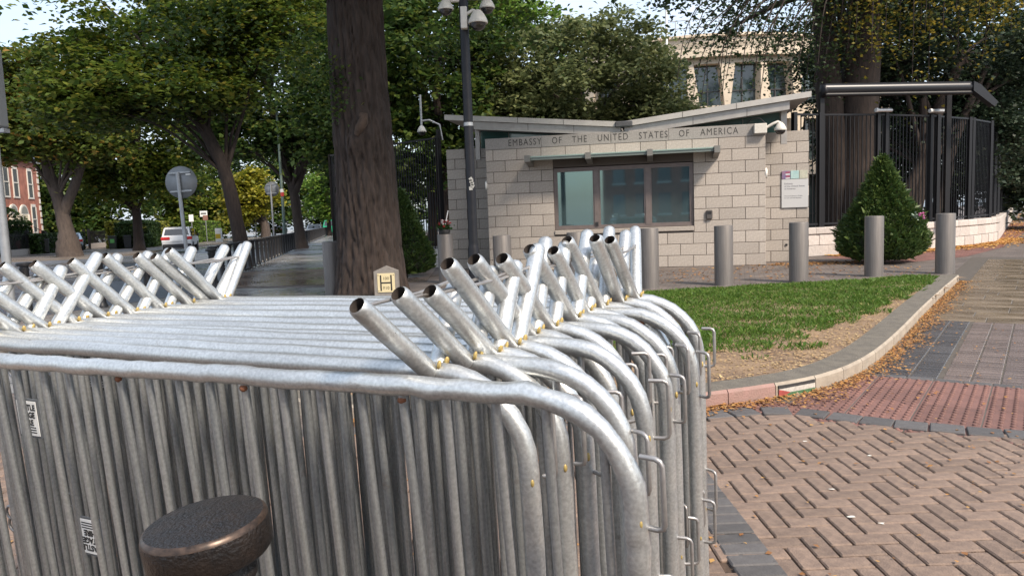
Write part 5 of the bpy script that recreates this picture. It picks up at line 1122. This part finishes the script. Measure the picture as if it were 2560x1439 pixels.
# ================================================================ LEAF LITTER
def litter(name, label, P, size, lm):
    n = len(P); V = leafquads(P, size, 3., .8, .6); o = place(name, quads_mesh(name, V, lm)); return tag(o, label, 'leaves', kind='stuff')
LM_L = leafmat('fallen_leaves', [(.36, .17, .055), (.45, .23, .07), (.28, .12, .045), (.50, .30, .10), (.20, .09, .04), (.42, .20, .06)], .1, .8)
pts = []
for _ in range(7500):
    s_ = rnd.uniform(tl[10], tl[-1]); p = at(s_); d = (at(s_ + .05) - at(s_ - .05)).normalized(); nn = Vector((d.y, -d.x)); w = abs(rnd.gauss(0, .075 + .07 * math.sin(s_ * 2.3) ** 2)) + .005; q = p + nn * w; pts.append((q.x, q.y, .024 + rnd.uniform(0, .012)))
litter('fallen_leaves', 'orange brown fallen leaves lying along the kerb foot', np.array(pts), .024, LM_L)
pts = []
for _ in range(5000):
    a, c_ = rnd.choice(list(zip(FP[1:8], FP[2:9]))); k = rnd.random(); x, y = a[0] + (c_[0] - a[0]) * k, a[1] + (c_[1] - a[1]) * k; d = Vector((c_[0] - a[0], c_[1] - a[1])).normalized(); w = .28 + abs(rnd.gauss(0, .5)); pts.append((x + d.y * w, y - d.x * w, .015 + rnd.uniform(0, .02)))
litter('fallen_leaves', 'yellow orange fallen leaves drifted against the pale plinth wall', np.array(pts), .075, leafmat('fallen_beech_leaves', [(.50, .24, .06), (.55, .32, .09), (.42, .16, .05), (.6, .4, .14)], .1, .8))
pts = [(rnd.uniform(2, 9), rnd.uniform(14.6, 18.3), .012 + rnd.uniform(0, .01)) for _ in range(700)] + [(rnd.gauss(7.6, .8), rnd.gauss(18.3, .25), .02) for _ in range(600)]
litter('fallen_leaves', 'scattered fallen leaves on the grey setts before the booth', np.array(pts), .06, LM_L)
pts = [(rnd.uniform(.3, 5.5), rnd.uniform(2.4, 9.5), .026) for _ in range(900)] + [(rnd.uniform(-8, -3), rnd.uniform(13.5, 24), .015) for _ in range(500)] + [(rnd.uniform(-2.4, 1), rnd.uniform(2.4, 5), .02) for _ in range(700)]
pts = [p for p in pts if right_of_kerb(p[0], p[1]) > 0 or p[0] < -2.6]
litter('fallen_leaves', 'small scattered leaf scraps on the block paving', np.array(pts), .022, LM_L)
pts = []
while len(pts) < 7000:
    x, y = rnd.uniform(-1, 7.4), rnd.uniform(5.3, 12.5)
    if right_of_kerb(x, y) < -.28 and y < gfy(x) + .25 and inside(x, y) and (rnd.random() < .55 or math.sin(x * 3.1) * math.cos(y * 4) > .1): pts.append((x, y, islz(x, y) + .012))
litter('straw_litter', 'straw coloured dry litter on the bare soil inside the kerb', np.array(pts), .022, leafmat('dry_straw', [(.42, .30, .15), (.32, .20, .10), (.50, .37, .19), (.22, .14, .08)], .05, .9))

# ================================================================ INVENTED THINGS OUT OF VIEW, ADDED FOR REFLECTIONS IN THE BOOTH WINDOW
tb = thing('added_terrace', 'invented brick terrace added out of view for the booth window reflection', 'building', (6, -26, 0), .12)
MB().box(-16, 2, -8, 0, 0, 9).build('wall', REDB, tb)
for i in range(8):
    for k in range(3): o = MB().box(-15 + i * 2.1, -13.9 + i * 2.1, .0, .05, 1.2 + k * 2.8, 3.0 + k * 2.8).build('window', mat('sash_glass', (.12, .13, .14), .08, spec=1.), tb); MB().box(-15.1 + i * 2.1, -13.8 + i * 2.1, .0, .12, 1.05 + k * 2.8, 1.2 + k * 2.8).build('sill', QU, o)
MB().prism([(.4, 9), (-8.4, 9), (-4, 12)], -16.2, 2.2, 'x').build('roof', MATS['slate_roof'], tb)
tree('added_tree', 'invented street tree added out of view for the booth window reflection', (9.5, -14, 0), [(0, 0, 0, .3), (0, 0, 3, .22), (0, 0, 6, .12)], [(0, 0, 6.5, 3.6, 3.2, 3, 60)], .25, LM_D, per=60, cr=1.1, limbs=6, seed=91)
car('parked_car', 'invented dark car added out of view for the booth window reflection', 'car', (4.5, -9, -.12), .3, MATS['blue_car_paint'], 'suv')
